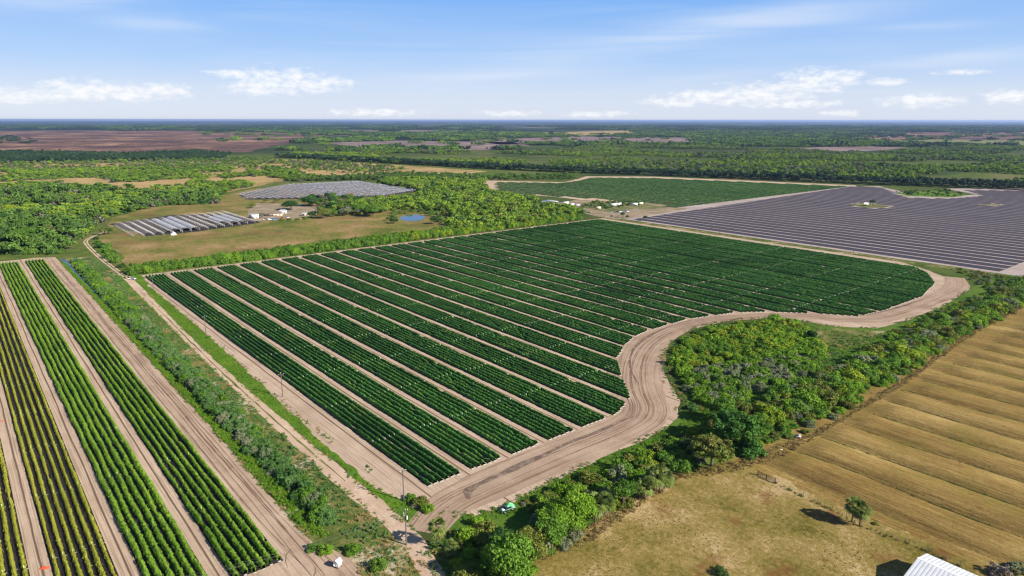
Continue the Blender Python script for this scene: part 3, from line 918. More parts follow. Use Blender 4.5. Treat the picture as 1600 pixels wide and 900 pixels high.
# --------------------------------------------------------------------------
# scatter (stuff): geometry-nodes instances of prototype clumps on points
# --------------------------------------------------------------------------
def scatter(name, label, P, protos, scl, zs=None, z=0.0, seed=1, pick=None):
    rng = np.random.default_rng(seed)
    n = len(P)
    col = bpy.data.collections.new(name + '_shapes')
    for q, me in enumerate(protos):
        o = bpy.data.objects.new('shape%02d' % q, me)
        col.objects.link(o)
    me = bpy.data.meshes.new(name)
    me.vertices.add(n)
    me.vertices.foreach_set('co', np.c_[P, np.full(n, z)].astype(np.float32).reshape(-1))
    a = me.attributes.new('rz', 'FLOAT', 'POINT'); a.data.foreach_set('value', rng.uniform(0, 6.28, n).astype(np.float32))
    zs = zs if zs is not None else rng.uniform(0.8, 1.2, n)
    a = me.attributes.new('sc', 'FLOAT_VECTOR', 'POINT'); a.data.foreach_set('vector', np.stack([scl, scl, scl * zs], 1).astype(np.float32).reshape(-1))
    a = me.attributes.new('pick', 'INT', 'POINT'); a.data.foreach_set('value', (rng.integers(0, len(protos), n) if pick is None else np.asarray(pick)).astype(np.int32))
    ng = bpy.data.node_groups.new(name, 'GeometryNodeTree')
    ng.interface.new_socket('Geometry', in_out='INPUT', socket_type='NodeSocketGeometry')
    ng.interface.new_socket('Geometry', in_out='OUTPUT', socket_type='NodeSocketGeometry')
    N, L = ng.nodes, ng.links
    gi, go = N.new('NodeGroupInput'), N.new('NodeGroupOutput')
    ci = N.new('GeometryNodeCollectionInfo')
    ci.inputs['Collection'].default_value = col
    ci.inputs['Separate Children'].default_value = True
    ci.inputs['Reset Children'].default_value = True
    ip = N.new('GeometryNodeInstanceOnPoints')
    ip.inputs['Pick Instance'].default_value = True

    def attr(nm, typ):
        x = N.new('GeometryNodeInputNamedAttribute'); x.data_type = typ
        x.inputs['Name'].default_value = nm
        return x.outputs['Attribute']
    cx = N.new('ShaderNodeCombineXYZ')
    L.new(attr('rz', 'FLOAT'), cx.inputs['Z'])
    L.new(gi.outputs[0], ip.inputs['Points'])
    L.new(ci.outputs[0], ip.inputs['Instance'])
    L.new(attr('pick', 'INT'), ip.inputs['Instance Index'])
    er = N.new('FunctionNodeEulerToRotation')
    L.new(cx.outputs[0], er.inputs[0])
    L.new(er.outputs[0], ip.inputs['Rotation'])
    L.new(attr('sc', 'FLOAT_VECTOR'), ip.inputs['Scale'])
    L.new(ip.outputs[0], go.inputs[0])
    o = link(name, me)
    md = o.modifiers.new('scatter', 'NODES'); md.node_group = ng
    return tag(o, label, kind='stuff')


def fill(poly, step, dens=1.0, seed=1, photo=True, nscale=0, nth=0.5):
    """jittered grid of ground points inside a polygon (photo pixels, or ground metres)"""
    rng = np.random.default_rng(seed)
    G = np.array(px(*poly)) if photo else np.array(poly, float)
    lo, hi = G.min(0), G.max(0)
    n = ((hi - lo) / step).astype(int) + 1
    x, y = np.meshgrid(np.arange(n[0]), np.arange(n[1]), indexing='ij')
    P = lo + (np.stack([x.ravel(), y.ravel()], 1) + rng.uniform(0, 1, (n[0] * n[1], 2))) * step
    P = P[inside(P, G)]
    P = P[rng.uniform(size=len(P)) < dens]
    if nscale:
        P = P[vnoise(P, nscale, seed) + 0.35 * (vnoise(P, nscale / 4, seed + 3) - .5) < nth]
    return P


# --------------------------------------------------------------------------
# crop rows
# --------------------------------------------------------------------------
def row_foliage(name, L, w, h, step, rng, mat, gaps=(), ncard=4.0, csize=0.16, wob=0.0, bumpy=0.17, z0=0.15, K=7):
    """a continuous row of plants from x=0 to x=-L, round in section"""
    n = int(L / step) + 2
    x = -np.linspace(0, L, n)
    a = np.linspace(0, np.pi, K)
    plant = rng.uniform(0.84, 1.14, n)
    lw = 1 + 0.18 * np.sin(x * 0.05 + rng.uniform(0, 6)) * rng.uniform(0.3, 1)
    amp = plant * lw
    for _ in range(rng.poisson(L / 60)):                  # weak and missing plants
        amp = amp * (1 - rng.uniform(.3, .85) * np.exp(-((x + rng.uniform(0, L)) / rng.uniform(.5, 2.2)) ** 2))
    for g in gaps:
        amp = np.where(np.abs(x - g) < step * 0.75, 0.25, amp)
    rr = amp[:, None] * (1 + bumpy * rng.uniform(-1, 1, (n, K)))
    yo = (wob * np.sin(x * 0.21 + rng.uniform(0, 6)) + rng.normal(size=n) * wob * .4)[:, None]
    Y = np.cos(a)[None] * w / 2 * rr + yo
    Zz = z0 + np.sin(a)[None] ** 0.8 * h * rr
    X = np.repeat(x[:, None], K, 1) + rng.uniform(-.3, .3, (n, K)) * step
    V = np.stack([X, Y, Zz], 2).reshape(-1, 3)
    i, j = np.meshgrid(np.arange(n - 1), np.arange(K - 1), indexing='ij')
    b = (i * K + j).ravel()
    F = np.c_[b, b + 1, b + K + 1, b + K]
    t = rng.uniform(0.0, 0.8, len(F))
    nc = int(L * ncard)
    if nc:
        cx_ = -rng.uniform(0, L, nc)
        aa = rng.uniform(0.15, np.pi - 0.15, nc)
        s = np.interp(-cx_, -x, amp)
        lump = 1 + bumpy * (np.sin(cx_ * 5.1 + np.sin(cx_ * 1.7) * 2) + np.sin(cx_ * 2.3 + 1.0)) * .45
        s = s * lump
        P = np.stack([cx_, np.cos(aa) * w / 2 * s * rng.uniform(1.0, 1.35, nc) + np.interp(-cx_, -x, yo[:, 0]), z0 + np.sin(aa) ** .8 * h * s * 1.08], 1)
        Nn = np.stack([rng.normal(size=nc) * .5, np.cos(aa), np.sin(aa) + .3], 1) + rng.normal(size=(nc, 3)) * .5
        V2, F2 = cards(P, Nn, csize * rng.uniform(.6, 1.4, nc), rng, 0.65)
        F = np.r_[F, F2 + len(V)]; V = np.r_[V, V2]; t = np.r_[t, rng.uniform(0.2, 1, nc)]
    return mesh_np(name, V, F, [M[mat]], tint=t)


def bed_mesh(L, w, h, mat):
    m = MB()
    prof = [(-w / 2 - .12, 0.0), (-w / 2, h), (w / 2, h), (w / 2 + .12, 0.0)]
    b = len(m.v)
    for x in (0.25, -L - 0.25):
        for y, z in prof:
            m.v.append((x, y, z))
    for i in range(3):
        m.f.append((b + i, b + i + 1, b + 5 + i, b + 4 + i)); m.m.append(0)
    m.f.append((b, b + 1, b + 2, b + 3)); m.m.append(0)
    e = len(m.v)                                             # loose pale end of the plastic film
    m.v += [(0.24, -w / 2, h + .004), (0.6, -w / 2 + .1, 0.03), (0.85, w / 2 - .35, 0.03), (0.24, w / 2, h + .004)]
    m.f.append((e, e + 1, e + 2, e + 3)); m.m.append(1)
    return m.mesh('raised_bed', [M[mat], M['film_end']])


BND = np.array([(102, -166.5), (186, -166.5), (192, -168.5), (204.4, -174.7), (218.1, -191.6), (235.1, -210.3), (252.7, -220.8), (266, -227), (280.9, -230.1), (317.6, -230.5), (350.8, -221.1), (366.8, -210),
                (386.3, -188.8), (398.4, -172.1), (422.9, -168.3), (477.4, -167.9), (523.2, -177.2), (554.6, -194.3), (572, -212)])
STAKE_U = np.array([-202.5 - 37.85 * k for k in range(-0, 9)] + [])
stakes = []
rng = np.random.default_rng(5)
nrow = 0
for blk in range(28):
    wide = blk >= 19
    for r in range(7 if wide else 6):
        v = 102.6 + 16.75 * blk + 0.2 + (2.1 if wide else 2.16) * r
        if v > 571 or (blk in (21, 24) and r == 6): continue
        u1 = float(np.interp(v, BND[:, 0], BND[:, 1])) + rng.uniform(-.3, .3)
        L = u1 - TOP + rng.uniform(-.5, .5)
        far = v > 300
        gaps = [s - u1 for s in STAKE_U + rng.normal(size=len(STAKE_U)) * .4 if TOP < s < u1 - 2]
        if blk == 0 and r == 0:
            lab = 'dark green crop row outermost on the utility pole side of the big field'
        elif blk == 27 and r == 5:
            lab = 'dark green crop row at the far edge of the big field beside the mulched field'
        else:
            lab = 'long dark green crop row in a block between sandy lanes of the big field'
        o = empty('crop_row', (u1, v, 0), 0, lab, 'crop row', 'dark green crop rows of the big field')
        link('raised_bed', bed_mesh(L, 1.55, 0.2, 'black_plastic'), o)
        link('foliage', row_foliage('foliage', L, 1.08, 1.2 if not wide else 1.3, 0.5 if not far else 0.75, rng, 'crop_dark', gaps, 9.0 if not far else 3.5, 0.16, 0.05), o)
        for g in gaps:
            stakes.append((u1 + g, v))
        nrow += 1

# left farm: blocks (v of first row, mat, width, height, label)
LSTAKE = np.array([-195.5 - 37.7 * k for k in range(13)])
lstakes = []
LB = [(41.6, 'crop_green', 0.92, 1.15, 'tall bright green crop row in the block beside the sandy headland', 'bright green crop rows of the headland block', 0.12),
      (24.6, 'crop_green', 1.05, 1.2, 'tall bright green crop row in the block left of the headland block', 'bright green crop rows of the second block', 0.12),
      (7.5, 'crop_yellow', 0.72, 0.9, 'thin yellowed crop row over bare black plastic', 'yellowed crop rows on black plastic', 0.05),
      (-9.5, 'crop_yellow', 0.8, 0.95, 'thin yellow green crop row at the left end of the farm', 'yellow green crop rows at the left end', 0.06),
      (-26.4, 'crop_green', 1.3, 1.2, 'bright green crop row past the left end of the yellow ones', 'outer left crop rows', 0.1)]
for bi, (v0, mat_, w_, h_, lab, grp, wob) in enumerate(LB):
    # sheet of black plastic under the whole block
    x0, x1 = -664.0, -158.0 - 0.0 * bi
    m = MB(); m.poly([(x0, v0 - 0.9, 0.05), (x1, v0 - 0.9, 0.05), (x1, v0 + 11.7, 0.05), (x0, v0 + 11.7, 0.05)])
    tag(m.build('plastic_sheet', M['black_plastic']), kind='structure')
    for r in range(6):
        v = v0 + 2.16 * r
        u1 = -158.3 + rng.uniform(-.4, .4) + (3 if bi else 0)
        L = u1 + 661 + rng.uniform(-1, 1)
        gaps = [s - u1 for s in LSTAKE + rng.normal(size=13) * .5]
        o = empty('crop_row', (u1, v, 0), 0, lab, 'crop row', grp)
        link('raised_bed', bed_mesh(L, 0.9, 0.16, 'black_plastic'), o)
        my = M['crop_yellow'] if False else None
        mm = mat_ if not (mat_ == 'crop_green' and r == 5 and bi == 0) else 'crop_green'
        link('foliage', row_foliage('foliage', L, w_, h_, 0.42, rng, mm, gaps, 34.0, 0.17, wob, 0.4, 0.12), o)
        for g in gaps:
            lstakes.append((u1 + g, v))

# irrigation risers at the row gaps: the 300 nearest are things, the others one object
m = MB()
m.box((0, 0, 0.66), (0.085, 0.085, 1.32))
m.box((0, 0, 1.35), (0.13, 0.13, 0.06))
m.box((0, 0.45, 0.25), (0.08, 0.9, 0.05))
stake_me = m.mesh('irrigation_riser', M['riser_plastic'])
allst = [(p, 'main') for p in stakes] + [(p, 'left') for p in lstakes]
ok = to_photo(np.array([p for p, _ in allst]))
allst = [(p, k) for (p, k), q in zip(allst, ok) if -40 < q[0] < 1640 and q[1] < 940]
allst.sort(key=lambda a: a[0][0] ** 2 + a[0][1] ** 2)
for p, k in allst[:300]:
    o = link('irrigation_riser', stake_me, None, (p[0], p[1], 0))
    tag(o, 'short white irrigation riser in a gap of the dark green rows' if k == 'main' else 'short white irrigation riser crossing the left farm rows', 'irrigation riser',
        'white risers in the dark green rows' if k == 'main' else 'white risers in the left farm rows')
rest = np.array([p for p, _ in allst[300:]])
scatter('irrigation_risers', 'white irrigation risers in the far half of the fields', rest, [stake_me], np.ones(len(rest)), np.ones(len(rest)))

# ---- purple mulch strips: each block of beds between two pale lanes
pj = np.array(PURP)
isl = [px((1322, 319), (1352, 316), (1396, 321.8), (1386, 325.3), (1348, 325.6)), px((1528, 318.8), (1561, 318.6), (1568, 321.6), (1534, 321.4))]


def spans(v, poly, lo, hi, step=2.0, holes=()):
    u = np.arange(lo, hi, step)
    P = np.stack([u, np.full(len(u), v)], 1)
    ins = inside(P, poly)
    for h in holes:
        ins &= ~inside(P, h)
    out = []
    s = None
    for k in range(len(u)):
        if ins[k] and s is None: s = u[k]
        if (not ins[k] or k == len(u) - 1) and s is not None:
            if u[k] - s > 12: out.append((s, u[k]))
            s = None
    return out


k = 0
v = 605.0
while v < 1400:
    sp = spans(v + 6, pj, -620, 30, 2.0, isl)
    if sp:
        o = None
        m = MB()
        for s, e in sp:
            for r in range(6):
                y = r * 2.15
                b = len(m.v)
                for x in (s, e):
                    for yy, zz in ((-1.0, 0.05), (-.75, .26), (.75, .26), (1.0, 0.05)):
                        m.v.append((x, v + y + yy, zz))
                for i in range(3):
                    m.f.append((b + i, b + 4 + i, b + 5 + i, b + 1 + i)); m.m.append(0)
        o = m.build('mulch_bed_block', M['mulch_plastic'])
        tag(o, 'block of beds under grey violet plastic between pale lanes of the bare field', 'planting beds', 'plastic covered bed blocks of the grey violet field')
    v += 16.8
    k += 1

gj = np.array(px((775, 287.5), (778, 284.5), (880, 286), (905, 282.3), (925, 277.6), (1020, 278.3), (1322, 291)) + [(-560, 1190), (-560, 742)] + px((1060, 324), (1010, 318), (960, 312.5), (780, 301)))
v = 560.0
while v < 1300:
    sp = spans(v + 6, gj, -1150, -500, 3.0)
    if sp:
        Vs, Fs, Ts = [], [], []
        for s, e in sp:
            L = e - s
            for r in range(6):
                n = int(L / 2.2) + 2
                x = np.linspace(s, e, n)
                rr = rng.uniform(.7, 1.25, (n, 4))
                Y = v + r * 1.9 + np.array([.75, .45, -.45, -.75])[None] * rr
                Zz = np.array([0.05, .62, .62, .05])[None] * rr
                b0 = sum(len(q) for q in Vs)
                Vs.append(np.stack([np.repeat(x[:, None], 4, 1), Y, Zz], 2).reshape(-1, 3))
                i, j = np.meshgrid(np.arange(n - 1), np.arange(3), indexing='ij')
                b = (i * 4 + j).ravel() + b0
                Fs.append(np.c_[b, b + 1, b + 5, b + 4]); Ts.append(rng.uniform(0, 1, len(b)))
        o = link('crop_block', mesh_np('crop_block', np.concatenate(Vs), np.concatenate(Fs), [M['crop_far']], tint=np.concatenate(Ts)))
        tag(o, 'block of green crop rows in the distant field behind the yard', 'crop block', 'crop blocks of the distant green field')
    v += 15.4

# --------------------------------------------------------------------------
# trees and shrubs near the fields
# --------------------------------------------------------------------------
def g(pxx, pyy, h=0):
    return at(pxx, pyy, h)

# tree line between the big field and the hay (photo position of the crown centre, half height of the crown)
palm(g(684, 856), 6.3, 1.75, 'cabbage palm beside the sandy track junction at the bottom', seed=1, nfr=40, skirt=10)
palm(g(703, 866), 2.4, 1.5, 'low palm under the tall palm at the track junction', seed=2, nfr=26, skirt=4)
tree(g(828, 846, 4), 1.5, 'vine', 'leaf_olive', 'big tree draped in yellow green vines below the parked green topped truck', sz=1.25)
tree(g(782, 850, 3), 1.05, 'oak1', 'leaf_dark', 'dark leafy tree close left of the vine draped tree')
tree(g(793, 893, 3), 1.73, 'oak0', 'leaf_mid', 'broad green tree cut by the bottom edge of the photo')
tree(g(872, 812, 3.5), 1.73, 'oak2', 'leaf_bright', 'broad bright green tree right of the parked green topped truck', sz=1.2)
tree(g(904, 805, 3), 1.34, 'oak0', 'leaf_bright', 'bright green tree touching the drooping palms')
tree(g(862, 846, 3), 1.28, 'oak1', 'leaf_mid', 'green tree at the corner of the dry pasture below the bright trees')
palm(g(930, 812), 5.2, 2.3, 'drooping yellow green palm left in the pair by the dry pasture', seed=4, nfr=44, skirt=10)
palm(g(944, 808), 4.6, 2.2, 'drooping yellow green palm right in the pair by the dry pasture', seed=5, nfr=40, skirt=8)
tree(g(975, 778, 3), 1.22, 'oak1', 'leaf_mid', 'rounded green tree between two groups of palms')
palm(g(1022, 772), 6.2, 2.5, 'tall palm with tan dead fronds in the middle clump', seed=6, nfr=46, skirt=16)
palm(g(1036, 768), 4.6, 2.3, 'short palm at the right of the middle clump', seed=7, nfr=38, skirt=8)
palm(g(1008, 778), 3.8, 2.1, 'low palm at the left of the middle clump', seed=8, nfr=36, skirt=6)
tree(g(1114, 706, 5), 2.05, 'clumpy', 'leaf_olive', 'large olive tree with clumped leaves by the metal gate', sz=1.6)
tree(g(1070, 700, 2), 1.25, 'mound1', 'leaf_dark', 'shaded dark tree left of the clumped olive tree')
tree(g(1146, 672, 6), 2.45, 'clumpy', 'leaf_deep', 'tallest dark green tree of the tree line', sz=2.0)
tree(g(1172, 690, 4), 1.6, 'mound0', 'leaf_deep', 'deep green tree at the right foot of the tallest tree', sz=1.2)
tree(g(1130, 645, 4), 1.34, 'oak0', 'leaf_mid', 'green tree behind the tallest tree on the track side')
shrub(g(1208, 650, 2), 1.75, 'bush1', 'leaf_lime', 'yellow green thicket right of the tallest tree', cat='shrub')
tree(g(1243, 628, 4), 1.61, 'mound1', 'leaf_mid', 'wide rounded green tree left of the yellow green one', sz=1.15)
tree(g(1268, 610, 4), 1.49, 'mound2', 'leaf_bright', 'bright green tree with a yellowish crown by the hay field')
tree(g(1300, 592, 4), 1.68, 'mound0', 'leaf_mid', 'wide green tree halfway along the hay field edge', sz=1.1)
tree(g(1322, 606, 3), 1.31, 'mound1', 'leaf_bright', 'bright tree leaning out over the hay field edge')
tree(g(1352, 562, 4), 1.74, 'mound2', 'leaf_bright', 'large bright green tree past the brush gap', sz=1.1)
tree(g(1372, 572, 3), 1.38, 'mound0', 'leaf_mid', 'green tree at the hay side of the large bright tree')
tree(g(1402, 545, 4), 1.68, 'mound1', 'leaf_lime', 'large lime green tree in the right part of the tree line')
tree(g(1436, 530, 3), 1.49, 'mound2', 'leaf_mid', 'green tree right of the large lime green tree')
shrub(g(1452, 512, 2), 1.4, 'ragged', 'leaf_grey', 'greyish brown shrub among the green trees at the right')
tree(g(1480, 520, 3), 1.38, 'mound0', 'leaf_olive', 'olive tree below the greyish shrub')
tree(g(1500, 492, 3), 1.55, 'mound1', 'leaf_olive', 'olive tree near the far field corner')
tree(g(1532, 478, 3), 1.44, 'mound2', 'leaf_mid', 'green tree by the right edge of the photo')
tree(g(1568, 458, 3), 1.61, 'mound0', 'leaf_olive', 'rightmost olive tree of the tree line')
tree(g(1590, 440, 3), 1.55, 'mound1', 'leaf_mid', 'green tree cut by the right edge of the photo')

BELT = [(-140, 100), (-138, 190), (-136, 235), (-137, 300), (-144, 380), (-145, 560), (-142, 720), (-117, 720), (-121, 560), (-118, 400), (-114, 300), (-111, 230), (-121, 175), (-119, 140), (-116, 110), (-100, 78), (-128, 80)]
P = fill(BELT, 4.3, 0.97, 3, False)
mats_ = ['leaf_mid', 'leaf_bright', 'leaf_mid', 'leaf_olive', 'leaf_olive', 'leaf_bright', 'leaf_lime', 'leaf_grey']
PALMS_ = np.array([g(*q) for q in ((930, 812), (944, 808), (1022, 772), (1036, 768), (1008, 778), (684, 856), (703, 866))] + [(-139.8, 112.4), (-136.5, 111.0), (-135.5, 113.5)])
for i, p in enumerate(P):
    if np.hypot(*(PALMS_ - p).T).min() < 4.5 or np.hypot(*(PALMS_ * 0.97 - p).T).min() < 4.0: continue
    edge = abs(p[0] + 128) / 12
    near = p[1] < 240
    s = random.uniform(0.75, 1.3) * (1.0 if edge < .7 else .65) * (1.12 if near else 1.35)
    shrub(p, s, random.choice(['bush0', 'bush1', 'bush2', 'bush3']), random.choice(mats_), 'green understorey shrub in the tree line between dirt track and hay', 'shrubs of the tree line')

# thicket inside the bend of the track
ISLE = [(1050, 552), (1086, 521), (1150, 508), (1215, 506), (1260, 518), (1284, 540), (1288, 562), (1262, 584), (1210, 606), (1160, 630), (1108, 640), (1066, 606)]
P = fill(ISLE, 4.1, 0.99, 9)
for i, p in enumerate(P):
    q = to_photo(np.array([p]))[0]
    mt = random.choice(['leaf_bright', 'leaf_bright', 'leaf_lime', 'leaf_mid', 'leaf_lime'])
    sh = random.choice(['bush0', 'bush1', 'bush3', 'bush2'])
    big = 1.0
    if q[0] > 1195 and q[1] < 560: mt = random.choice(['leaf_bright', 'leaf_lime', 'leaf_bright']); big = 1.3
    if q[1] > 575 + (q[0] - 1100) * -0.1: mt = random.choice(['leaf_grey', 'leaf_mid', 'leaf_bright', 'leaf_bright']); sh = random.choice(['bush0', 'bush2', 'bush1'])
    lab = {'leaf_grey': 'greyish ragged shrub at the lower rim of the thicket in the track bend', 'leaf_lime': 'lime green shrub in the thicket in the track bend'}.get(mt, 'leafy green shrub in the dense thicket in the track bend')
    shrub(p, random.uniform(.8, 1.4) * big, sh, mt, lab, 'shrubs of the thicket in the bend' if mt != 'leaf_grey' else 'grey shrubs of the thicket')
tree(g(1268, 528, 2), 0.85, 'oak1', 'leaf_dark', 'dark upright tree at the right end of the thicket')
tree(g(1278, 545, 2), 0.75, 'oak0', 'leaf_mid', 'small green tree by the sandy clearing right of the thicket')
for q in ((1165, 596), (1130, 592), (1185, 590)):
    shrub(g(*q, 1), 1.35, 'bush2', 'leaf_grey', 'pale grey green brush pile at the lower rim of the thicket', 'pale brush in the thicket')

# corner scrub at the far right of the big field
P = fill([(-186, 588), (-150, 530), (-141, 560), (-140, 590)], 4.2, 0.8, 21, False)
for p in P:
    shrub(p, random.uniform(.5, .85), random.choice(['bush2', 'ragged', 'bush0']), random.choice(['leaf_mid', 'leaf_grey', 'leaf_olive']), 'low scrub bush at the far right corner of the big field', 'bushes at the far field corner')

# hedge along the back of the big field
HED = [(-555, 96), (-556, 330), (-559, 560), (-584, 565), (-582, 330), (-574, 98)]
P = fill(HED, 4.4, 0.97, 12, False)
for p in P:
    lim = p[1] > 330
    shrub(p, random.uniform(1.2, 1.8), random.choice(['bush0', 'bush1', 'bush3']), random.choice(['leaf_mid', 'leaf_bright', 'leaf_mid']) if not lim else random.choice(['leaf_bright', 'leaf_lime', 'leaf_mid']),
          'dense green shrub in the hedge along the back of the big field' if not lim else 'light green shrub in the hedge behind the far half of the big field', 'hedge shrubs along the back of the field' if not lim else 'hedge shrubs behind the far half', sz=random.uniform(1.5, 2.3))

# bushes along the narrow road at the top left
for q, s in (((165, 394), 1.9), ((158, 387), 1.8), ((173, 403), 2.0), ((182, 410), 1.9), ((153, 381), 1.7), ((190, 418), 1.5), ((178, 397), 1.7), ((150, 374), 1.5), ((168, 388), 1.6), ((188, 405), 1.5)):
    shrub(g(*q), s, random.choice(['bush0', 'bush1', 'ragged']), random.choice(['leaf_dark', 'leaf_olive', 'leaf_mid']), 'dark bush lining the narrow road bend at the top left', 'dark bushes along the narrow road')
palm(g(160, 368), 6.5, 1.9, 'ragged palm at the bend of the narrow road', seed=9, skirt=14)
palm(g(166, 367), 5.0, 1.8, 'shorter palm at the bend of the narrow road', seed=10, skirt=14)
tree(g(171, 362, 2), 0.85, 'oak2', 'leaf_dark', 'low dark tree between the palms and the hoop houses')

# ditch bank shrubs
P = fill([(-640, 69.2), (-640, 74.5), (-500, 76), (-420, 76.5), (-350, 75.5), (-280, 75), (-225, 73.5), (-180, 73.2), (-163, 71.5), (-165, 68.2), (-225, 67.3), (-420, 67.6)], 2.5, 0.99, 14, False)
for p in P:
    s = random.uniform(.72, 1.08)
    shrub(p, s, random.choice(['bush0', 'bush1', 'bush2', 'bush3', 'bush1', 'ragged']), random.choice(['leaf_bank', 'leaf_bank', 'leaf_mid', 'leaf_bank', 'leaf_bank', 'leaf_grey'] if p[0] > -420 else ['leaf_mid', 'leaf_bright', 'leaf_bank']),
          'grey green shrub in the thick band along the ditch', 'shrubs along the ditch', sz=s * random.uniform(1.0, 1.45))
for q, s, mt, lab in (((548, 862), 0.85, 'leaf_mid', 'round green bush near the small white pump shed'), ((592, 886), 0.95, 'leaf_mid', 'round green bush at the bottom edge by the road'),
                      ((510, 862), 0.8, 'leaf_bright', 'light green bush left of the small white pump shed'), ((487, 858), 0.7, 'leaf_mid', 'green bush at the ditch end by the sandy turn'),
                      ((655, 790), 1.0, 'leaf_olive', 'wide weedy bush between the two nearest utility poles'), ((668, 797), 0.8, 'leaf_bright', 'weedy bush at the junction of road and track'),
                      ((640, 780), 0.7, 'leaf_mid', 'green bush at the foot of the pole beside the field corner'), ((722, 852), 0.9, 'leaf_olive', 'olive bush right of the junction palms'),
                      ((735, 872), 0.9, 'leaf_mid', 'green bush at the road edge below the junction palms'), ((712, 884), 0.8, 'leaf_lime', 'yellow green bush at the road edge near the bottom'),
                      ((325, 528), 0.5, 'leaf_mid', 'small bush at the foot of the second utility pole from the back'), ((1090, 620), 1.0, 'leaf_mid', 'dark bush at the pointed end of the thicket'),
                      ((1080, 640), 0.9, 'leaf_bank', 'grey green bush between thicket and dirt track')):
    shrub(g(*q), s, random.choice(['bush0', 'bush2']), mt, lab)
# pasture trees
palm(g(1331, 816), 5.4, 1.75, 'left palm of the pair standing in the dry pasture', seed=21, nfr=60, skirt=6)
palm(g(1343, 822), 5.2, 1.85, 'right palm of the pair standing in the dry pasture', seed=22, nfr=60, skirt=6)
shrub(g(1126, 897), 0.95, 'ragged', 'leaf_dark', 'dark scraggly bush at the bottom edge of the pasture')
shrub(g(1368, 820), 0.35, 'bush2', 'leaf_olive', 'small olive bush on the fence line right of the palms')

# --------------------------------------------------------------------------
# woods and ground cover (stuff)
# --------------------------------------------------------------------------
def protos(mat_, shapes=('far0', 'far1', 'far2', 'far3')):
    return [fol(s, mat_) for s in shapes]


def area(*a):
    return list(a)


def sc_rand(n, lo, hi, seed):
    return np.random.default_rng(seed).uniform(lo, hi, n)


# individual trees of the scrub at the left, then the mass behind
A1 = area((-420, 290), (0, 288), (160, 292), (250, 305), (345, 306), (340, 318), (250, 322), (175, 338), (150, 352), (120, 378), (95, 398), (-420, 402))
P = fill(A1, 5.6, 0.93, 31, True)
qq = to_photo(P)
kk = vnoise(P, 75, 31) + 0.3 * (vnoise(P, 22, 32) - .5)
dk_ = (kk < 0.40) | ((qq[:, 1] > 338) & (kk < 0.66)) | ((qq[:, 1] > 313) & (qq[:, 1] < 327) & (qq[:, 0] > 60) & (kk < .6))
Pb, Pd = P[~dk_], P[dk_]
scatter('scrub_woods', 'bright green scrub woods at the left beyond the left farm', Pb, protos('far_bright', ('far3', 'far1', 'bush0', 'bush3')) + protos('far_lime', ('far1', 'far3', 'bush2')) + protos('far_forest', ('far1',)), sc_rand(len(Pb), .7, 1.8, 1), sc_rand(len(Pb), .45, .75, 49))
scatter('dark_scrub_woods', 'darker green woods among the bright scrub at the left', Pd, protos('far_forest', ('far3', 'far1', 'bush0', 'bush3', 'far0')) + protos('far_grey', ('far3',)) + protos('leaf_dark', ('bush0', 'bush3')), sc_rand(len(Pd), .7, 1.9, 41), None)
A2 = area((-420, 266), (0, 268), (120, 266), (350, 258), (430, 262), (510, 280), (440, 286), (365, 297), (345, 306), (250, 305), (160, 292), (0, 288), (-420, 290))
P = fill(A2, 6.6, 0.95, 32, True, 90, 0.66)
scatter('scrub_thicket', 'patchy green thickets on tan ground at the left', P, protos('far_bright') + protos('far_forest', ('far3', 'far1')) + protos('far_grey', ('far3',)), sc_rand(len(P), .7, 1.6, 2), sc_rand(len(P), .5, .85, 50))
P = fill(area((-420, 253), (120, 254), (360, 247), (470, 250), (640, 264), (600, 272), (480, 268), (350, 262), (0, 268), (-420, 268)), 11, 0.8, 33, True, 110, 0.62)
scatter('prairie_shrubs', 'scattered shrubs on the tan prairie', P, protos('far_forest') + protos('far_bright', ('far3', 'far1')) + protos('far_grey', ('far3', 'far1')), sc_rand(len(P), .7, 1.4, 3))
P = fill(area((-420, 238), (60, 240), (200, 243), (300, 239), (360, 243), (350, 250), (150, 252), (60, 255), (-420, 259)), 9, 0.95, 34)
scatter('dark_treeline', 'dark tree line before the brown marsh', P, protos('far_dark', ('far0', 'far2', 'far1')), sc_rand(len(P), 1.1, 1.9, 4))
# big individual trees over the left scrub
for q, mt, lab, s in (((30, 378), 'leaf_mid', 'large rounded green tree at the left edge beyond the left farm', 1.9), ((75, 368), 'leaf_red', 'reddish bare crowned tree beyond the left farm', 1.5), ((48, 372), 'leaf_mid', 'green tree right of the rounded tree at the left edge', 1.5),
                      ((8, 385), 'leaf_dark', 'dark tree cut by the left edge of the photo', 1.7), ((15, 335), 'leaf_lime', 'yellow green tree mound at the left edge', 1.9), ((10, 352), 'leaf_dark', 'dark tree under the yellow green mound', 1.8),
                      ((100, 372), 'leaf_bank', 'greyish green tree at the end of the ditch', 1.4), ((120, 362), 'leaf_bank', 'greyish tree left of the narrow road bend', 1.4), ((40, 352), 'leaf_mid', 'green tree above the reddish tree', 1.5),
                      ((150, 345), 'leaf_bank', 'blue green tree in a row leading up to the hoop houses', 1.3), ((175, 338), 'leaf_bank', 'blue green tree nearest the back of the hoop houses', 1.2), ((130, 350), 'leaf_dark', 'dark tree lowest in the row up to the hoop houses', 1.3)):
    tree(g(*q), s, random.choice(['oak0', 'oak2']), mt, lab)
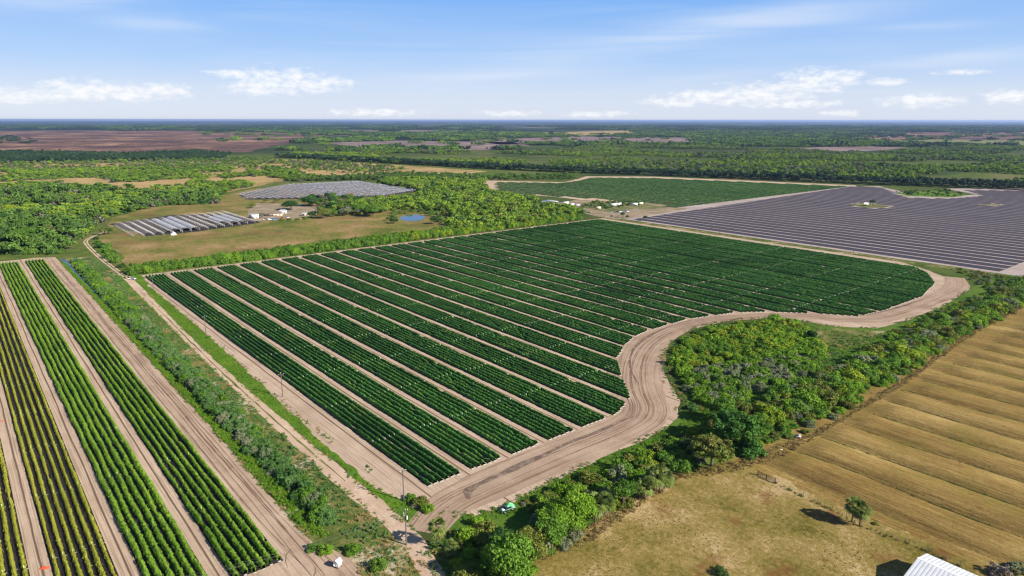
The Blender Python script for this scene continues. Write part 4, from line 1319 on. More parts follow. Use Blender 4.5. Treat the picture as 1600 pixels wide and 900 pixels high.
# homestead trees
for q, mt, lab, s, sh in (((455, 328), 'leaf_dark', 'dark broad oak right of the homestead house', 1.9, 'oak2'), ((483, 322), 'leaf_dark', 'broad dark green oak behind the homestead', 2.2, 'oak2'), ((487, 341), 'leaf_dark', 'small dark oak by the pale drive of the homestead', 1.1, 'oak1'),
                          ((508, 341), 'leaf_olive', 'rounded olive tree right of the homestead', 1.7, 'oak0'), ((520, 331), 'leaf_dark', 'dark tree behind the rounded olive tree', 1.8, 'oak1'), ((540, 337), 'leaf_grey', 'grey leafless tree near the homestead', 1.5, 'clumpy'),
                          ((560, 333), 'leaf_mid', 'green tree left of the pond', 1.7, 'oak0'), ((583, 338), 'leaf_mid', 'large round green tree beside the pond', 2.0, 'oak0'), ((395, 325), 'leaf_olive', 'lone small round tree left of the homestead', 0.8, 'oak0'),
                          ((415, 317), 'leaf_olive', 'lone dark round tree in the field behind the homestead', 0.8, 'oak1'), ((433, 316), 'leaf_olive', 'second lone round tree in the field behind the homestead', 0.8, 'oak0'), ((410, 340), 'leaf_grey', 'bare shrubby tree beside the white box shed', 0.9, 'clumpy'),
                          ((680, 350), 'leaf_dark', 'dark tree at the right end of the pond', 1.2, 'oak1'), ((615, 349), 'leaf_dark', 'dark shrubby tree at the left end of the pond', 0.9, 'oak2')):
    tree(g(*q), s * 1.4, sh, mt, lab, sz=s * 0.95)
for q in ((452, 344), (465, 344), (477, 343), (440, 345)):
    shrub(g(*q), 1.1, 'bush0', 'leaf_mid', 'green shrub in the row before the homestead', 'shrubs before the homestead')
P = fill(area((612, 333), (640, 329.5), (700, 331), (712, 344), (690, 350), (672, 345), (672, 337), (650, 332.5), (625, 335), (618, 345), (606, 346)), 6.5, .9, 66)
scatter('pond_bushes', 'bushes round the pond', P, protos('far_forest', ('far3', 'far1')) + protos('leaf_olive', ('bush0',)), sc_rand(len(P), .4, 1.0, 45))
P = fill(area((498, 341), (530, 339), (598, 336), (604, 327), (575, 316), (520, 312), (470, 315), (500, 327)), 8.5, .62, 67)
scatter('homestead_woods', 'mixed trees between the homestead and the pond', P, protos('far_forest', ('far0', 'far1')) + protos('leaf_dark', ('oak0', 'oak2')) + protos('leaf_olive', ('oak1',)) + protos('far_grey', ('far0',)), sc_rand(len(P), .7, 1.5, 48))
# thickets around the pond and along the canal
P = fill(area((497, 333), (545, 318), (640, 313), (660, 300), (590, 288), (610, 282), (700, 284), (760, 284), (752, 290), (775, 306), (840, 312), (838, 322), (900, 331), (915, 336), (870, 345), (760, 361), (700, 362), (706, 345), (700, 331), (650, 328), (610, 329), (590, 335)), 6.0, 0.93, 36)
scatter('canal_thicket', 'light green thicket between the pond and the distant green field', P, protos('far_bright', ('far3', 'far1', 'far0', 'bush3')) + protos('far_lime', ('far3', 'far1')) + protos('far_forest', ('far1',)), sc_rand(len(P), .8, 1.6, 6))
P = fill(area((440, 284), (520, 278), (640, 273), (760, 277), (840, 276), (905, 274.5), (895, 280), (760, 282), (640, 283), (560, 282)), 7.5, 0.92, 37)
scatter('field_edge_woods', 'green woods along the back of the nursery', P, protos('far_forest'), sc_rand(len(P), .8, 1.3, 7))
# the big wood across the middle distance with its front-edge shade painted as darker trees
P = fill(area((435, 246.5), (600, 255), (760, 264), (905, 270), (1010, 272.5), (1320, 284), (2000, 309), (2000, 230), (1300, 231), (1000, 228), (800, 236), (620, 238), (470, 242)), 8.8, 0.96, 38, True, 260, 0.54)
P2 = P[vnoise(P, 210, 5) > 0.52]; P1 = P[vnoise(P, 210, 5) <= 0.52]
scatter('middle_woods', 'mid green woods behind the fields', P1, protos('far_forest') + protos('far_bright') + protos('far_lime', ('far1',)) + protos('far_grey', ('far0', 'far2')) + protos('far_dark', ('far0',)), sc_rand(len(P1), .8, 1.6, 8))
scatter('middle_light_woods', 'lighter green crowns in the woods behind the fields', P2, protos('far_lime') + protos('far_bright') + protos('far_forest', ('far2',)), sc_rand(len(P2), .8, 1.5, 9))
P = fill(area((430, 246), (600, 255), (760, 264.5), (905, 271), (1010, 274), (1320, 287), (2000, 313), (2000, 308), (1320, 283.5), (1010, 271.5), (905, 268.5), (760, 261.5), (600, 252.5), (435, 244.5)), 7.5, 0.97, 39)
scatter('dark_wood_edge', 'front edge of the woods behind the fields, shade painted as dark leaves', P, protos('far_dark', ('far0', 'far2')), sc_rand(len(P), 1.2, 1.8, 10))
# beyond: patches of wood as groups of crowns
def patch(seed, rad, n, s, mat_):
    # a group of crowns
    rng = np.random.default_rng(seed)
    Vs, Fs, Ts = [], [], []
    b = 0
    for i in range(n):
        V, F, t = SHAPES['far%d' % (i % 3)]
        sel = rng.choice(len(F), 34, replace=False)
        p = rng.normal(size=2) * rad * .45
        k = s * rng.uniform(.7, 1.4)
        W = V.reshape(-1, 4, 3)[sel].copy()
        c = W.mean(1, keepdims=True)
        W = (c + (W - c) * 2.0).reshape(-1, 3) * k + np.array([p[0], p[1], 0])
        Vs.append(W); Fs.append(np.arange(len(W)).reshape(-1, 4) + b); b += len(W); Ts.append(t[sel])
    return mesh_np('patch', np.concatenate(Vs), np.concatenate(Fs), [M[mat_]], tint=np.concatenate(Ts))


PA = [patch(61 + i, 28, 22, 1.35, ('far_forest', 'far_forest', 'far_bright', 'far_dark', 'far_forest')[i]) for i in range(5)]
PB = [patch(71 + i, 100, 70, 2.2, 'far_dark' if i < 2 else 'far_forest') for i in range(3)]
PD = [patch(81 + i, 28, 22, 1.35, 'far_dark') for i in range(2)]
EXC = [px((-500, 206), (100, 204), (300, 204), (470, 208), (520, 213), (440, 226), (380, 238), (150, 241), (-500, 243)),
       px((520, 204), (690, 203.5), (860, 206), (690, 208), (540, 208)), px((500, 223), (620, 220), (800, 222), (830, 228), (760, 235), (640, 233), (560, 229)),
       px((730, 219), (900, 213), (1080, 215), (1150, 221), (1000, 224), (780, 226)), px((840, 207), (980, 204), (1010, 208), (940, 212), (850, 211)),
       px((1280, 213), (1420, 207), (1760, 206), (1760, 222), (1400, 222), (1330, 219)), px((1360, 219), (1480, 218), (1760, 222), (1760, 229), (1500, 227), (1350, 224))]


def minus(P, keep=0.04, seed=1):
    rng = np.random.default_rng(seed)
    m = np.ones(len(P), bool)
    for e in EXC:
        m &= ~inside(P, np.array(e))
    return P[m | (rng.uniform(size=len(P)) < keep)]


P = minus(fill(area((380, 246), (435, 244), (620, 237), (800, 234), (1000, 228), (1300, 230), (2000, 228), (2000, 207), (1200, 207), (700, 207), (300, 206), (360, 240)), 36, 0.97, 40, True, 420, 0.58), 0.05)
scatter('distant_woods', 'distant woods in dark green patches', P, PA, sc_rand(len(P), .8, 1.3, 11))
P = minus(fill(area((-500, 207), (2000, 207), (2000, 197.5), (-500, 197)), 95, 0.95, 41, True, 900, 0.52), 0.02)
scatter('horizon_woods', 'woods near the horizon', P, PB, sc_rand(len(P), .8, 1.3, 12))
P = fill(area((-200, 213), (45, 214), (60, 227), (-200, 230)), 70, 0.5, 42)
scatter('marsh_trees', 'dark trees scattered over the brown marsh', P, PD, sc_rand(len(P), .4, .9, 13))
P = fill(area((1300, 206), (1420, 211), (1430, 215), (1330, 216)), 60, 0.5, 43)
scatter('prairie_trees', 'dark trees scattered on the far prairie', P, PD, sc_rand(len(P), .5, 1, 14))

# weeds and grass near the camera
wp = lambda m_: [fol(s, m_) for s in ('weed0', 'weed1', 'weed2')]
P = fill([(-640, 62.4), (-640, 64.4), (-400, 65.6), (-300, 66.0), (-170, 67.0), (-160, 66.5), (-165, 62.8), (-300, 63.0)], 0.9, 0.95, 51, False)
scatter('ditch_weeds', 'low bright weeds on the field side of the ditch', P, wp('grass_green'), sc_rand(len(P), .7, 1.5, 15))
P = fill([(-650, 76), (-650, 86), (-560, 88), (-440, 84.6), (-330, 82.8), (-240, 80.8), (-150, 80.6), (-140, 76), (-140, 70), (-160, 70), (-180, 74), (-300, 75)], 1.7, 0.75, 52, False)
k = vnoise(P, 9, 4) + .12
scatter('bank_weeds', 'green weeds on the bank between ditch and road', P[k > .42], wp('leaf_bank'), sc_rand((k > .42).sum(), .7, 1.7, 16))
scatter('bank_grass', 'dry grass on the bank between ditch and road', P[k <= .42], wp('grass_dry'), sc_rand((k <= .42).sum(), .6, 1.3, 17))
P = fill([(-545, 95), (-500, 96.6), (-444, 96.6), (-372, 94.8), (-293, 92.4), (-246, 90.4), (-222, 89.4), (-200, 88.6), (-176, 89.2), (-163, 92.5), (-153, 91), (-153, 87), (-185, 87), (-240, 86), (-330, 87), (-405, 90), (-500, 94)], 1.2, 0.8, 53, False)
scatter('verge_grass', 'bright green grass on the verge under the utility poles', P, wp('grass_green'), sc_rand(len(P), .4, .9, 18))
P = fill([(-144, 104), (-144, 176), (-145, 200), (-152, 215), (-141, 230), (-138, 180), (-137, 104)], 1.3, 0.8, 54, False)
scatter('track_edge_grass', 'bright green grass along the outer edge of the dirt track', P, wp('grass_green'), sc_rand(len(P), .6, 1.3, 19))
P = fill([(-150, 362), (-141, 420), (-141, 540), (-136, 540), (-134, 362), (-134, 230), (-142, 230), (-152, 260), (-160, 330)], 2.0, 0.85, 55, False)
scatter('treeline_weeds', 'green weeds between dirt track and tree line', P, wp('grass_green') + wp('leaf_bank'), sc_rand(len(P), .8, 1.8, 20))
P = fill([(-117, 96), (-114, 122), (-117, 144), (-119, 168), (-113, 180), (-107, 200), (-109, 300), (-116, 400), (-118, 520), (-121, 520), (-119, 400), (-112, 300), (-110, 230), (-116, 190), (-123, 168), (-121, 140), (-118, 115)], 1.2, 0.9, 56, False)
scatter('dead_brush', 'brown dry brush along the foot of the tree line', P, wp('grass_brown') + wp('grass_dry'), sc_rand(len(P), .6, 1.3, 21))
P = fill([(-116, 98), (-113, 122), (-116, 144), (-117, 168), (-108, 186), (-60, 184), (-20, 190), (-20, 60), (-100, 82)], 1.15, 0.7, 57, False)
k = vnoise(P, 14, 6)
scatter('pasture_tufts', 'dry tufts over the pasture', P[k > .35], wp('grass_dry'), sc_rand((k > .35).sum(), .12, .34, 22))
scatter('pasture_weeds', 'brown weeds over the pasture', P[k <= .35], wp('grass_brown'), sc_rand((k <= .35).sum(), .14, .4, 23))
fu = []  # dark tuft rows added to strengthen the shadow line of each furrow
for k_ in range(-1, 22):
    vv = 212.7 + 17.45 * k_ - 0.3
    if vv > 200:
        uu_ = np.arange(-106, 40, .8)
        fu.append(np.stack([uu_, vv - 2.2 * (vnoise(np.stack([uu_, np.full(len(uu_), vv)], 1), 30, 3) - .5) + np.random.default_rng(k_ + 5).normal(size=len(uu_)) * .25], 1))
fu = np.concatenate(fu)
scatter('furrow_grass', 'olive grass added along the furrows of the hay field to deepen their shade', fu, wp('grass_brown') + wp('leaf_olive'), sc_rand(len(fu), .3, .75, 33))
P = fill([(-110, 192), (60, 192), (60, 330), (-30, 330), (-60, 520), (-114, 520)], 1.55, 0.9, 71, False)
qv = to_photo(P); P = P[(qv[:, 0] < 1640) & (qv[:, 1] < 930)]
scatter('stubble', 'dry stubble tufts over the hay field', P, wp('grass_dry') + wp('grass_dry') + wp('grass_brown'), sc_rand(len(P), .14, .34, 46), sc_rand(len(P), .5, 1.0, 47))
isl_rim = fill([(1034, 550), (1082, 511), (1150, 498), (1215, 496), (1262, 506), (1300, 515), (1375, 518), (1300, 560), (1240, 590), (1110, 650), (1075, 655), (1066, 630), (1040, 590)], 2.3, 0.7, 58)
scatter('thicket_weeds', 'weeds around the thicket in the track bend', isl_rim, wp('grass_green') + wp('leaf_bank') + wp('grass_dry'), sc_rand(len(isl_rim), .7, 1.5, 24))
P = fill([(-156, 66), (-150, 80), (-138, 79), (-112, 74), (-112, 62), (-138, 66)], 1.3, 0.7, 59, False)
scatter('corner_grass', 'dry and green grass around the white pump shed', P, wp('grass_dry') + wp('leaf_bank') + wp('grass_dry'), sc_rand(len(P), .5, 1.2, 25))
P = fill([(-560, 588), (-400, 586), (-160, 583), (-150, 590), (-400, 594), (-560, 595)], 2.2, 0.5, 60, False)
scatter('boundary_weeds', 'weeds along the strip between big field and mulched field', P, wp('grass_dry') + wp('leaf_bank'), sc_rand(len(P), .6, 1.2, 26))
P = fill([(-138, 80), (-110, 77), (-100, 84), (-117, 100), (-140, 100), (-143, 92)], 1.5, 0.8, 61, False)
scatter('junction_weeds', 'weeds under the palms at the track junction', P, wp('leaf_bank') + wp('grass_dry'), sc_rand(len(P), .7, 1.5, 27))

# repeated shrubs: the 250 that show largest are things, the remainder one object
q_ = to_photo(np.array([a[0] for a in PENDING]))
size = np.array([a[1] for a in PENDING]) / np.hypot(*np.array([a[0] for a in PENDING]).T)
vis = (q_[:, 0] > -20) & (q_[:, 0] < 1620) & (q_[:, 1] < 930)
order = np.argsort(-np.where(vis, size, 0))
for k_ in order[:250]:
    p, s_, sh, mt, lab, grp, sz_ = PENDING[k_]
    shrub(p, s_, sh, mt, lab, grp, sz=sz_, now=True)
rest_ = [PENDING[k_] for k_ in order[250:]]
keys = sorted({(a[2], a[3]) for a in rest_})
scatter('shrubs', 'shrubs of the ditch bank, the back hedge and the thickets seen small', np.array([a[0] for a in rest_]), [fol(*k_) for k_ in keys],
        np.array([a[1] for a in rest_]), np.array([a[6] / a[1] for a in rest_]), pick=[keys.index((a[2], a[3])) for a in rest_])

def along(pts, step, jit, seed):
    P = np.array(pts, float)
    d = np.r_[0, np.cumsum(np.hypot(*np.diff(P, axis=0).T))]
    k = np.arange(0, d[-1], step)
    return np.c_[np.interp(k, d, P[:, 0]), np.interp(k, d, P[:, 1])] + np.random.default_rng(seed).normal(size=(len(k), 2)) * jit


P = np.concatenate([along(OUTER, .5, .8, 1), along([(-168, 92.5), (-204, 93.0), (-245, 91.6), (-290, 93), (-370, 95.4), (-444, 97), (-500, 97)], .8, .6, 2), along([(a_, b_ - 2.6) for a_, b_ in road[:9]], .7, .6, 3), along([(a_, b_ + 2.6) for a_, b_ in road[1:9]], .9, .5, 4), along([(-640, 62.8), (-300, 62.8), (-160, 62.2)], .8, .4, 5)])
k = vnoise(P, 7, 12) > .40
P = P[k]
scatter('edge_weeds', 'weeds creeping over the edges of tracks and roads', P, wp('grass_green') + wp('leaf_bank') + wp('grass_dry'), sc_rand(len(P), .35, 1.0, 44))

# --------------------------------------------------------------------------
# utility poles and wires
# --------------------------------------------------------------------------
def pole(p, h, label, arm=2.2, rz=0.0, transformer=False, group='utility poles along the dirt road'):
    o = empty('utility_pole', (p[0], p[1], 0), rz, label, 'utility pole', group)
    m = MB(); m.tube([(0, 0, -.3), (0, 0, h)], [.20, .14], 8); m.build('pole', M['pole_wood'], o)
    if arm:
        m = MB(); m.box((0, .1, h - .7), (.12, .1, arm) if False else (.11, arm, .13)); m.box((0.02, 0, h - 1.0), (.05, .9, .05), 0, 0.0)
        m.build('crossarm', M['pole_wood'], o)
        for y in (-arm / 2 + .12, 0.0, arm / 2 - .12):
            m = MB(); zz = h - .635 if y else h
            m.tube([(0, y + (.1 if y else 0), zz), (0, y + (.1 if y else 0), zz + .14), (0, y + (.1 if y else 0), zz + .3)], [.05, .11, .06], 7); m.build('insulator', M['porcelain'], o)
    if transformer:
        m = MB(); m.tube([(.42, 0, h - 2.6), (.42, 0, h - 1.6)], [.26, .26], 10); m.box((.2, 0, h - 2.1), (.2, .1, .5)); m.build('transformer', M['steel'], o)
        m = MB(); m.tube([(-.25, .3, h - 1.7), (-.25, .3, h - 1.2)], [.06, .06], 6); m.tube([(-.25, -.3, h - 1.7), (-.25, -.3, h - 1.2)], [.06, .06], 6); m.build('fuse_cutouts', M['porcelain'], o)
    return o


PL = [((-492.3, 96.7), 'utility pole by the back corner of the big field'), ((-371.3, 95.2), 'utility pole second from the back along the verge'), ((-263.8, 94.4), 'utility pole in the middle of the bright green verge'), ((-163.5, 92.0), 'utility pole standing in weeds by the near field corner')]
for p, lab in PL:
    pole(p, 10.3, lab, rz=random.uniform(-.05, .05), transformer=False)
pole((-143.8, 81.2), 10.5, 'nearest utility pole with transformer at the road junction', transformer=True, rz=0.5)
pole(at(167, 418), 9.5, 'plain utility pole left of the narrow road at the top left', arm=0)
pole(at(186, 413), 11.0, 'utility pole among bushes right of the narrow road at the top left')
pole(at(1333, 397), 9.5, 'plain pole on the strip before the mulched field', arm=0, group=None)
pole(at(1124, 365), 9.5, 'plain pole near the far corner of the big field', arm=0, group=None)
pole(at(517, 345), 9.5, 'pale pole by the homestead drive', arm=0, group=None)
pole(at(1546, 321), 11, 'slim pole at the right pump island of the mulched field', arm=1.2, group=None)


def wire(a, b, sag, label, group):
    n = 14
    pts = []
    for i in range(n + 1):
        t = i / n
        p = Vector(a).lerp(Vector(b), t)
        p.z -= 4 * sag * t * (1 - t)
        pts.append(p)
    m = MB(); m.tube(pts, .014, 4, cap=False)
    tag(m.build('power_wire', M['wire']), label, 'power wire', group)


chain = [(-604.4, 96.7)] + [p for p, _ in PL] + [(-143.8, 81.2)]
for a, b in zip(chain[:-1], chain[1:]):
    for dy in (-.98, 1.18):
        wire((a[0], a[1] + dy, 9.95), (b[0], b[1] + dy, 9.95), 1.6, 'thin wire strung between the utility poles along the dirt road', 'wires along the dirt road')
for dy, z in ((-.9, 9.9), (0.1, 10.7), (.95, 9.9), (0, 8.6)):
    wire((-143.8 + dy * .4, 81.2 + dy, z), (-152, 28 + dy, z - 0.5), 1.4, 'thin wire leading left from the nearest utility pole', 'wires leading left from the nearest pole')

# --------------------------------------------------------------------------
# small things near the camera
# --------------------------------------------------------------------------
# white pump shed
p = at(528, 886)
o = empty('pump_shed', (p[0], p[1], 0), 0.35, 'small white wooden pump shed with a grey peaked roof at the sandy turn', 'shed')
m = MB()
for sx in (-.65, .65):
    for sy in (-.6, .6):
        m.box((sx, sy, .25), (.12, .12, .5))
m.build('legs', M['old_wood'], o)
m = MB(); m.prism([(-.75, .45), (.75, .45), (.75, 1.75), (0, 2.35), (-.75, 1.75)], -.7, .7); m.build('wall', M['white_paint'], o)
m = MB()
m.poly([(-.95, -.9, 1.66), (-.95, .9, 1.66), (0, .9, 2.44), (0, -.9, 2.44)]); m.poly([(.95, -.9, 1.66), (0, -.9, 2.44), (0, .9, 2.44), (.95, .9, 1.66)])
m.poly([(-.95, -.9, 1.60), (0, -.9, 2.38), (0, .9, 2.38), (-.95, .9, 1.60)]); m.poly([(.95, -.9, 1.60), (.95, .9, 1.60), (0, .9, 2.38), (0, -.9, 2.38)])
m.build('roof', M['roof_grey'], o)
m = MB(); m.box((0.05, -.715, 1.1), (.7, .03, 1.1)); d = m.build('door', M['white_paint'], o)
m = MB(); m.box((.32, -.745, 1.1), (.05, .03, .14)); m.build('handle', M['dark_metal'], d)


# vehicles
def wheel_mesh(r=.38, w=.24):
    m = MB(); m.tube([(0, -w / 2, 0), (0, -w / 2 + .03, 0), (0, w / 2 - .03, 0), (0, w / 2, 0)], [r * .92, r, r, r * .92], 16)
    n = MB(); n.tube([(0, -w / 2 - .012, 0), (0, w / 2 + .012, 0)], [r * .55, r * .55], 10)
    return m.mesh('tyre', M['rubber']), n.mesh('rim', M['steel'])


TYRE, RIM = wheel_mesh()


def truck(p, rz, label, paint='white_paint', cover=None, group=None, kind='pickup'):
    o = empty('pickup_truck' if kind == 'pickup' else 'van', (p[0], p[1], 0.05), rz, label, 'pickup truck' if kind == 'pickup' else 'van', group)
    W = .92
    m = MB()
    if kind == 'pickup':
        m.prism([(2.6, .45), (2.62, .95), (2.45, 1.08), (1.35, 1.15), (.85, 1.15), (-.85, 1.15), (-2.6, 1.12), (-2.62, .45)], -W, W)
        m.prism([(1.35, 1.15), (.75, 1.78), (-.55, 1.82), (-.85, 1.15)], -W + .08, W - .08)
    else:
        m.prism([(2.4, .4), (2.45, 1.0), (1.7, 1.2), (1.0, 1.95), (-2.4, 2.0), (-2.45, .4)], -W, W)
    m.build('body', M[paint], o)
    m = MB()
    if kind == 'pickup':
        m.poly([(1.30, -W + .14, 1.22), (1.30, W - .14, 1.22), (.80, W - .18, 1.755), (.80, -W + .18, 1.755)])
        for s in (-1, 1):
            y = s * (W - .065)
            m.poly([(1.18, y, 1.2), (.72, y, 1.70), (-.5, y, 1.74), (-.72, y, 1.2)])
        m.poly([(-.84, -W + .2, 1.22), (-.60, -W + .2, 1.74), (-.60, W - .2, 1.74), (-.84, W - .2, 1.22)])
        m.v = [(x + (.015 if x > .79 else (-.015 if x < -.58 else 0)), y, z + .008) for x, y, z in m.v]
    else:
        m.poly([(1.70, -W + .14, 1.24), (1.70, W - .14, 1.24), (1.06, W - .18, 1.92), (1.06, -W + .18, 1.92)])
        for s in (-1, 1):
            y = s * (W + .01); m.poly([(1.4, y, 1.25), (.9, y, 1.75), (-1.9, y, 1.78), (-1.9, y, 1.25)])
        m.v = [(x + .015, y, z) for x, y, z in m.v]
    m.build('window', M['glass_dark'], o)
    for x in (1.65, -1.6):
        for y in (-W + .06, W - .06):
            w = empty('wheel', (x, y, .38)); w.parent = o
            link('tyre', TYRE, w); link('rim', RIM, w)
    for s in (-1, 1):
        m = MB(); m.box((2.61 if kind == 'pickup' else 2.44, s * .66, .82), (.06, .34, .18)); m.build('headlight', M['lamp_lens'], o)
    m = MB(); m.box((2.66 if kind == 'pickup' else 2.5, 0, .52), (.1, 1.75, .18)); m.box((-2.68 if kind == 'pickup' else -2.5, 0, .52), (.1, 1.75, .18)); m.build('bumper', M['steel'], o)
    if cover:
        m = MB(); m.prism([(-.95, 1.17), (-1.0, 1.75), (-1.5, 1.95), (-2.2, 1.9), (-2.55, 1.5), (-2.6, 1.14)], -W + .05, W - .05); m.build('load_cover', M[cover], o)
        m = MB(); m.box((-.2, 0, 1.86), (1.3, 1.6, .07)); m.build('roof_panel', M[cover], o)
    return o


d_ = math.atan2(at(830, 785)[1] - at(800, 797)[1], at(830, 785)[0] - at(800, 797)[0])
near_truck = truck((-139.8, 112.4), d_ + math.pi, 'dark truck with a bright green load cover and white side rails beside the dirt track', 'dark_green', 'green_cover')
m = MB(); [m.box((-1.7, s_ * .97, 1.0), (1.8, .06, .14)) for s_ in (-1, 1)]; m.box((1.9, 0, 1.18), (.9, 1.3, .05)); m.build('side_rails', M['white_paint'], near_truck)
near_truck.scale = (.86, .86, .9)
# brush heap right behind the truck
shrub((-139.4, 118.2), .5, 'spray', 'twig', 'heap of pale cut branches behind the green topped truck', None, 'brush_pile', 'brush pile')
truck(at(207, 437), 0.6, 'white pickup parked at the back left corner of the big field', 'white_paint')

# red sheet and other litter
def crumple(name, p, sx, sy, h, mat_, label, cat, rz=0.0, seed=1):
    rng = np.random.default_rng(seed)
    n = 9
    x, y = np.meshgrid(np.linspace(-1, 1, n), np.linspace(-1, 1, n), indexing='ij')
    r = np.maximum(np.abs(x), np.abs(y))
    z = h * (1 - r ** 2) * rng.uniform(.4, 1.3, (n, n)) + .02
    z[r > .99] = 0.07
    V = np.stack([x * sx / 2 * (1 + .15 * rng.normal(size=(n, n))), y * sy / 2 * (1 + .15 * rng.normal(size=(n, n))), z], 2).reshape(-1, 3)
    i, j = np.meshgrid(np.arange(n - 1), np.arange(n - 1), indexing='ij'); b = (i * n + j).ravel()
    o = link(name, mesh_np(name, V, np.c_[b, b + n, b + n + 1, b + 1], [M[mat_]]), None, (p[0], p[1], 0.03))
    o.rotation_euler = (0, 0, rz)
    return tag(o, label, cat)


crumple('red_sheet', at(70, 888), 2.3, 1.0, .5, 'red_cloth', 'crumpled orange red sheet on the sandy lane in the left farm', 'plastic sheet', 0.9)
crumple('red_scrap', at(4, 658), 1.2, .8, .3, 'red_cloth', 'small red scrap on the lane at the left edge', 'scrap', 0.4, 2)
crumple('white_scrap', at(1222, 703), 1.0, .7, .2, 'plastic_white', 'white scrap of plastic on the hay field headland', 'scrap', 0.2, 3)
# wrecked flat trailer on the hay headland
p = at(1246, 684)
o = empty('broken_trailer', (p[0], p[1], 0.06), 0.5, 'broken pale wooden trailer on the hay field headland', 'trailer')
m = MB(); m.box((0, 0, .62), (2.3, 1.5, .1)); m.box((.4, .2, .9), (1.2, .9, .45), 0, .3); m.build('deck', M['pale_wood'], o)
m = MB(); m.box((0, 0, .42), (2.2, 1.2, .28)); m.box((1.7, 0, .45), (1.3, .1, .1)); m.build('frame', M['dark_metal'], o)
for s in (-1, 1):
    w = empty('wheel', (-.2, s * .8, .34)); w.parent = o
    a = link('tyre', TYRE, w); b = link('rim', RIM, w)
# pile of dry branches bottom right
shrub(at(1562, 897), 1.5, 'spray', 'twig', 'pile of bare pale branches beside the barn', None, 'brush_pile', 'brush pile')
shrub(at(1590, 892), 1.3, 'spray', 'leaf_grey', 'grey green brush at the right of the bare branch pile')

# gate panels and wire fence on the pasture line
p0, p1 = np.array(at(1184, 742)), np.array(at(1211, 755))
d = (p1 - p0); L = np.hypot(*d); a = math.atan2(d[1], d[0])
o = empty('field_gate', (p0[0], p0[1], 0), a, 'dark weathered gate of two panels at the corner of the dry pasture', 'gate')
for i in range(2):
    m = MB(); x0 = i * L / 2; x1 = x0 + L / 2 - .08
    for z in (.25, .55, .85, 1.15, 1.42): m.box(((x0 + x1) / 2 + .04, 0, z), (x1 - x0 - .1, .06, .12))
    m.build('gate_panel', M['old_wood'], o)
for i in range(3):
    m = MB(); m.box((i * L / 2, 0, .85), (.22, .22, 1.7)); m.build('post', M['old_wood'], o)
FP = [tuple(p1), at(1255, 776), at(1300, 797), at(1345, 822), at(1385, 837), at(1420, 850), at(1455, 864), at(1500, 886), at(1540, 905)]
o = empty('wire_fence', (FP[0][0], FP[0][1], 0), 0, 'low wire fence with wooden posts between dry pasture and hay field', 'fence')
B0 = np.array(FP[0]); wires = MB()
FPs = []
for a_, b_ in zip(FP[:-1], FP[1:]):
    n = max(1, int(np.hypot(*(np.array(b_) - np.array(a_))) / 3.4))
    for i in range(n): FPs.append(np.array(a_) + (np.array(b_) - np.array(a_)) * i / n)
pm = MB(); pm.tube([(0, 0, -.1), (0.02, 0, 1.45)], [.085, .07], 6); pmesh = pm.mesh('post', M['old_wood'])
for i, q in enumerate(FPs[1:]):
    link('post', pmesh, o, (q[0] - B0[0], q[1] - B0[1], 0))
for z in (.5, .9, 1.3):
    wires.tube([(q[0] - B0[0], q[1] - B0[1], z) for q in FPs], .015, 4, cap=False)
wires.build('wire', M['wire'], o)
fp = np.array(FPs)
P = np.concatenate([fp[:-1] + (fp[1:] - fp[:-1]) * t for t in np.linspace(0, 1, 6)]) + RNG.normal(size=(6 * (len(fp) - 1), 2)) * .35
scatter('fence_weeds', 'brown weeds along the wire fence', P, wp('grass_brown') + wp('leaf_olive'), sc_rand(len(P), .35, .9, 28))

# barn
zr, ze = 5.0, 3.7
r0 = np.array(at(1432, 871, zr)); e0 = np.array(at(1449, 865, ze))
hw = abs(e0[1] - r0[1])
u0 = (r0[0] + e0[0]) / 2
hwn = 7.5
o = empty('barn', (u0, r0[1], 0), 0, 'barn with a white ribbed metal roof cut by the bottom right corner', 'barn')
m = MB()
LB_ = 30
m.prism([(0, 0), (0, 1)], 0, 0) if False else None
for s, w_, z_ in ((-1, hwn, zr - (zr - ze) * hwn / max(hw, 3.0)), (1, hw, ze)):
    m.poly([(0, 0, zr), (LB_, 0, zr), (LB_, s * w_, z_), (0, s * w_, z_)] if s < 0 else [(0, 0, zr), (0, w_, z_), (LB_, w_, z_), (LB_, 0, zr)])
    m.poly([(0, 0, zr - .1), (LB_, 0, zr - .1), (LB_, s * w_, z_ - .1), (0, s * w_, z_ - .1)])
    m.poly([(0, s * w_, z_), (0, s * w_, z_ - .1), (LB_, s * w_, z_ - .1), (LB_, s * w_, z_)])
    m.poly([(0, 0, zr), (0, 0, zr - .1), (0, s * w_, z_ - .1), (0, s * w_, z_)])
m.build('roof', M['corrugated'], o)
zn = zr - (zr - ze) * hwn / max(hw, 3.0)
m = MB(); m.poly([(.5, -hwn + .4, 0), (.5, hw - .3, 0), (.5, hw - .3, ze - .12), (.5, 0, zr - .2), (.5, -hwn + .4, zn - .0)])
m.poly([(.5, -hwn + .4, 0), (.5, -hwn + .4, zn - .05), (LB_, -hwn + .4, zn - .05), (LB_, -hwn + .4, 0)])
m.poly([(.5, hw - .3, 0), (LB_, hw - .3, 0), (LB_, hw - .3, ze - .1), (.5, hw - .3, ze - .1)])
m.build('wall', M['grey_paint'], o)
m = MB(); m.tube([(0, 0, zr + .03), (LB_, 0, zr + .03)], .1, 6); m.build('ridge_cap', M['white_paint'], o)
m = MB(); m.box((.46, -3, 1.4), (.06, 3.2, 2.8)); m.build('door', M['dark_metal'], o)

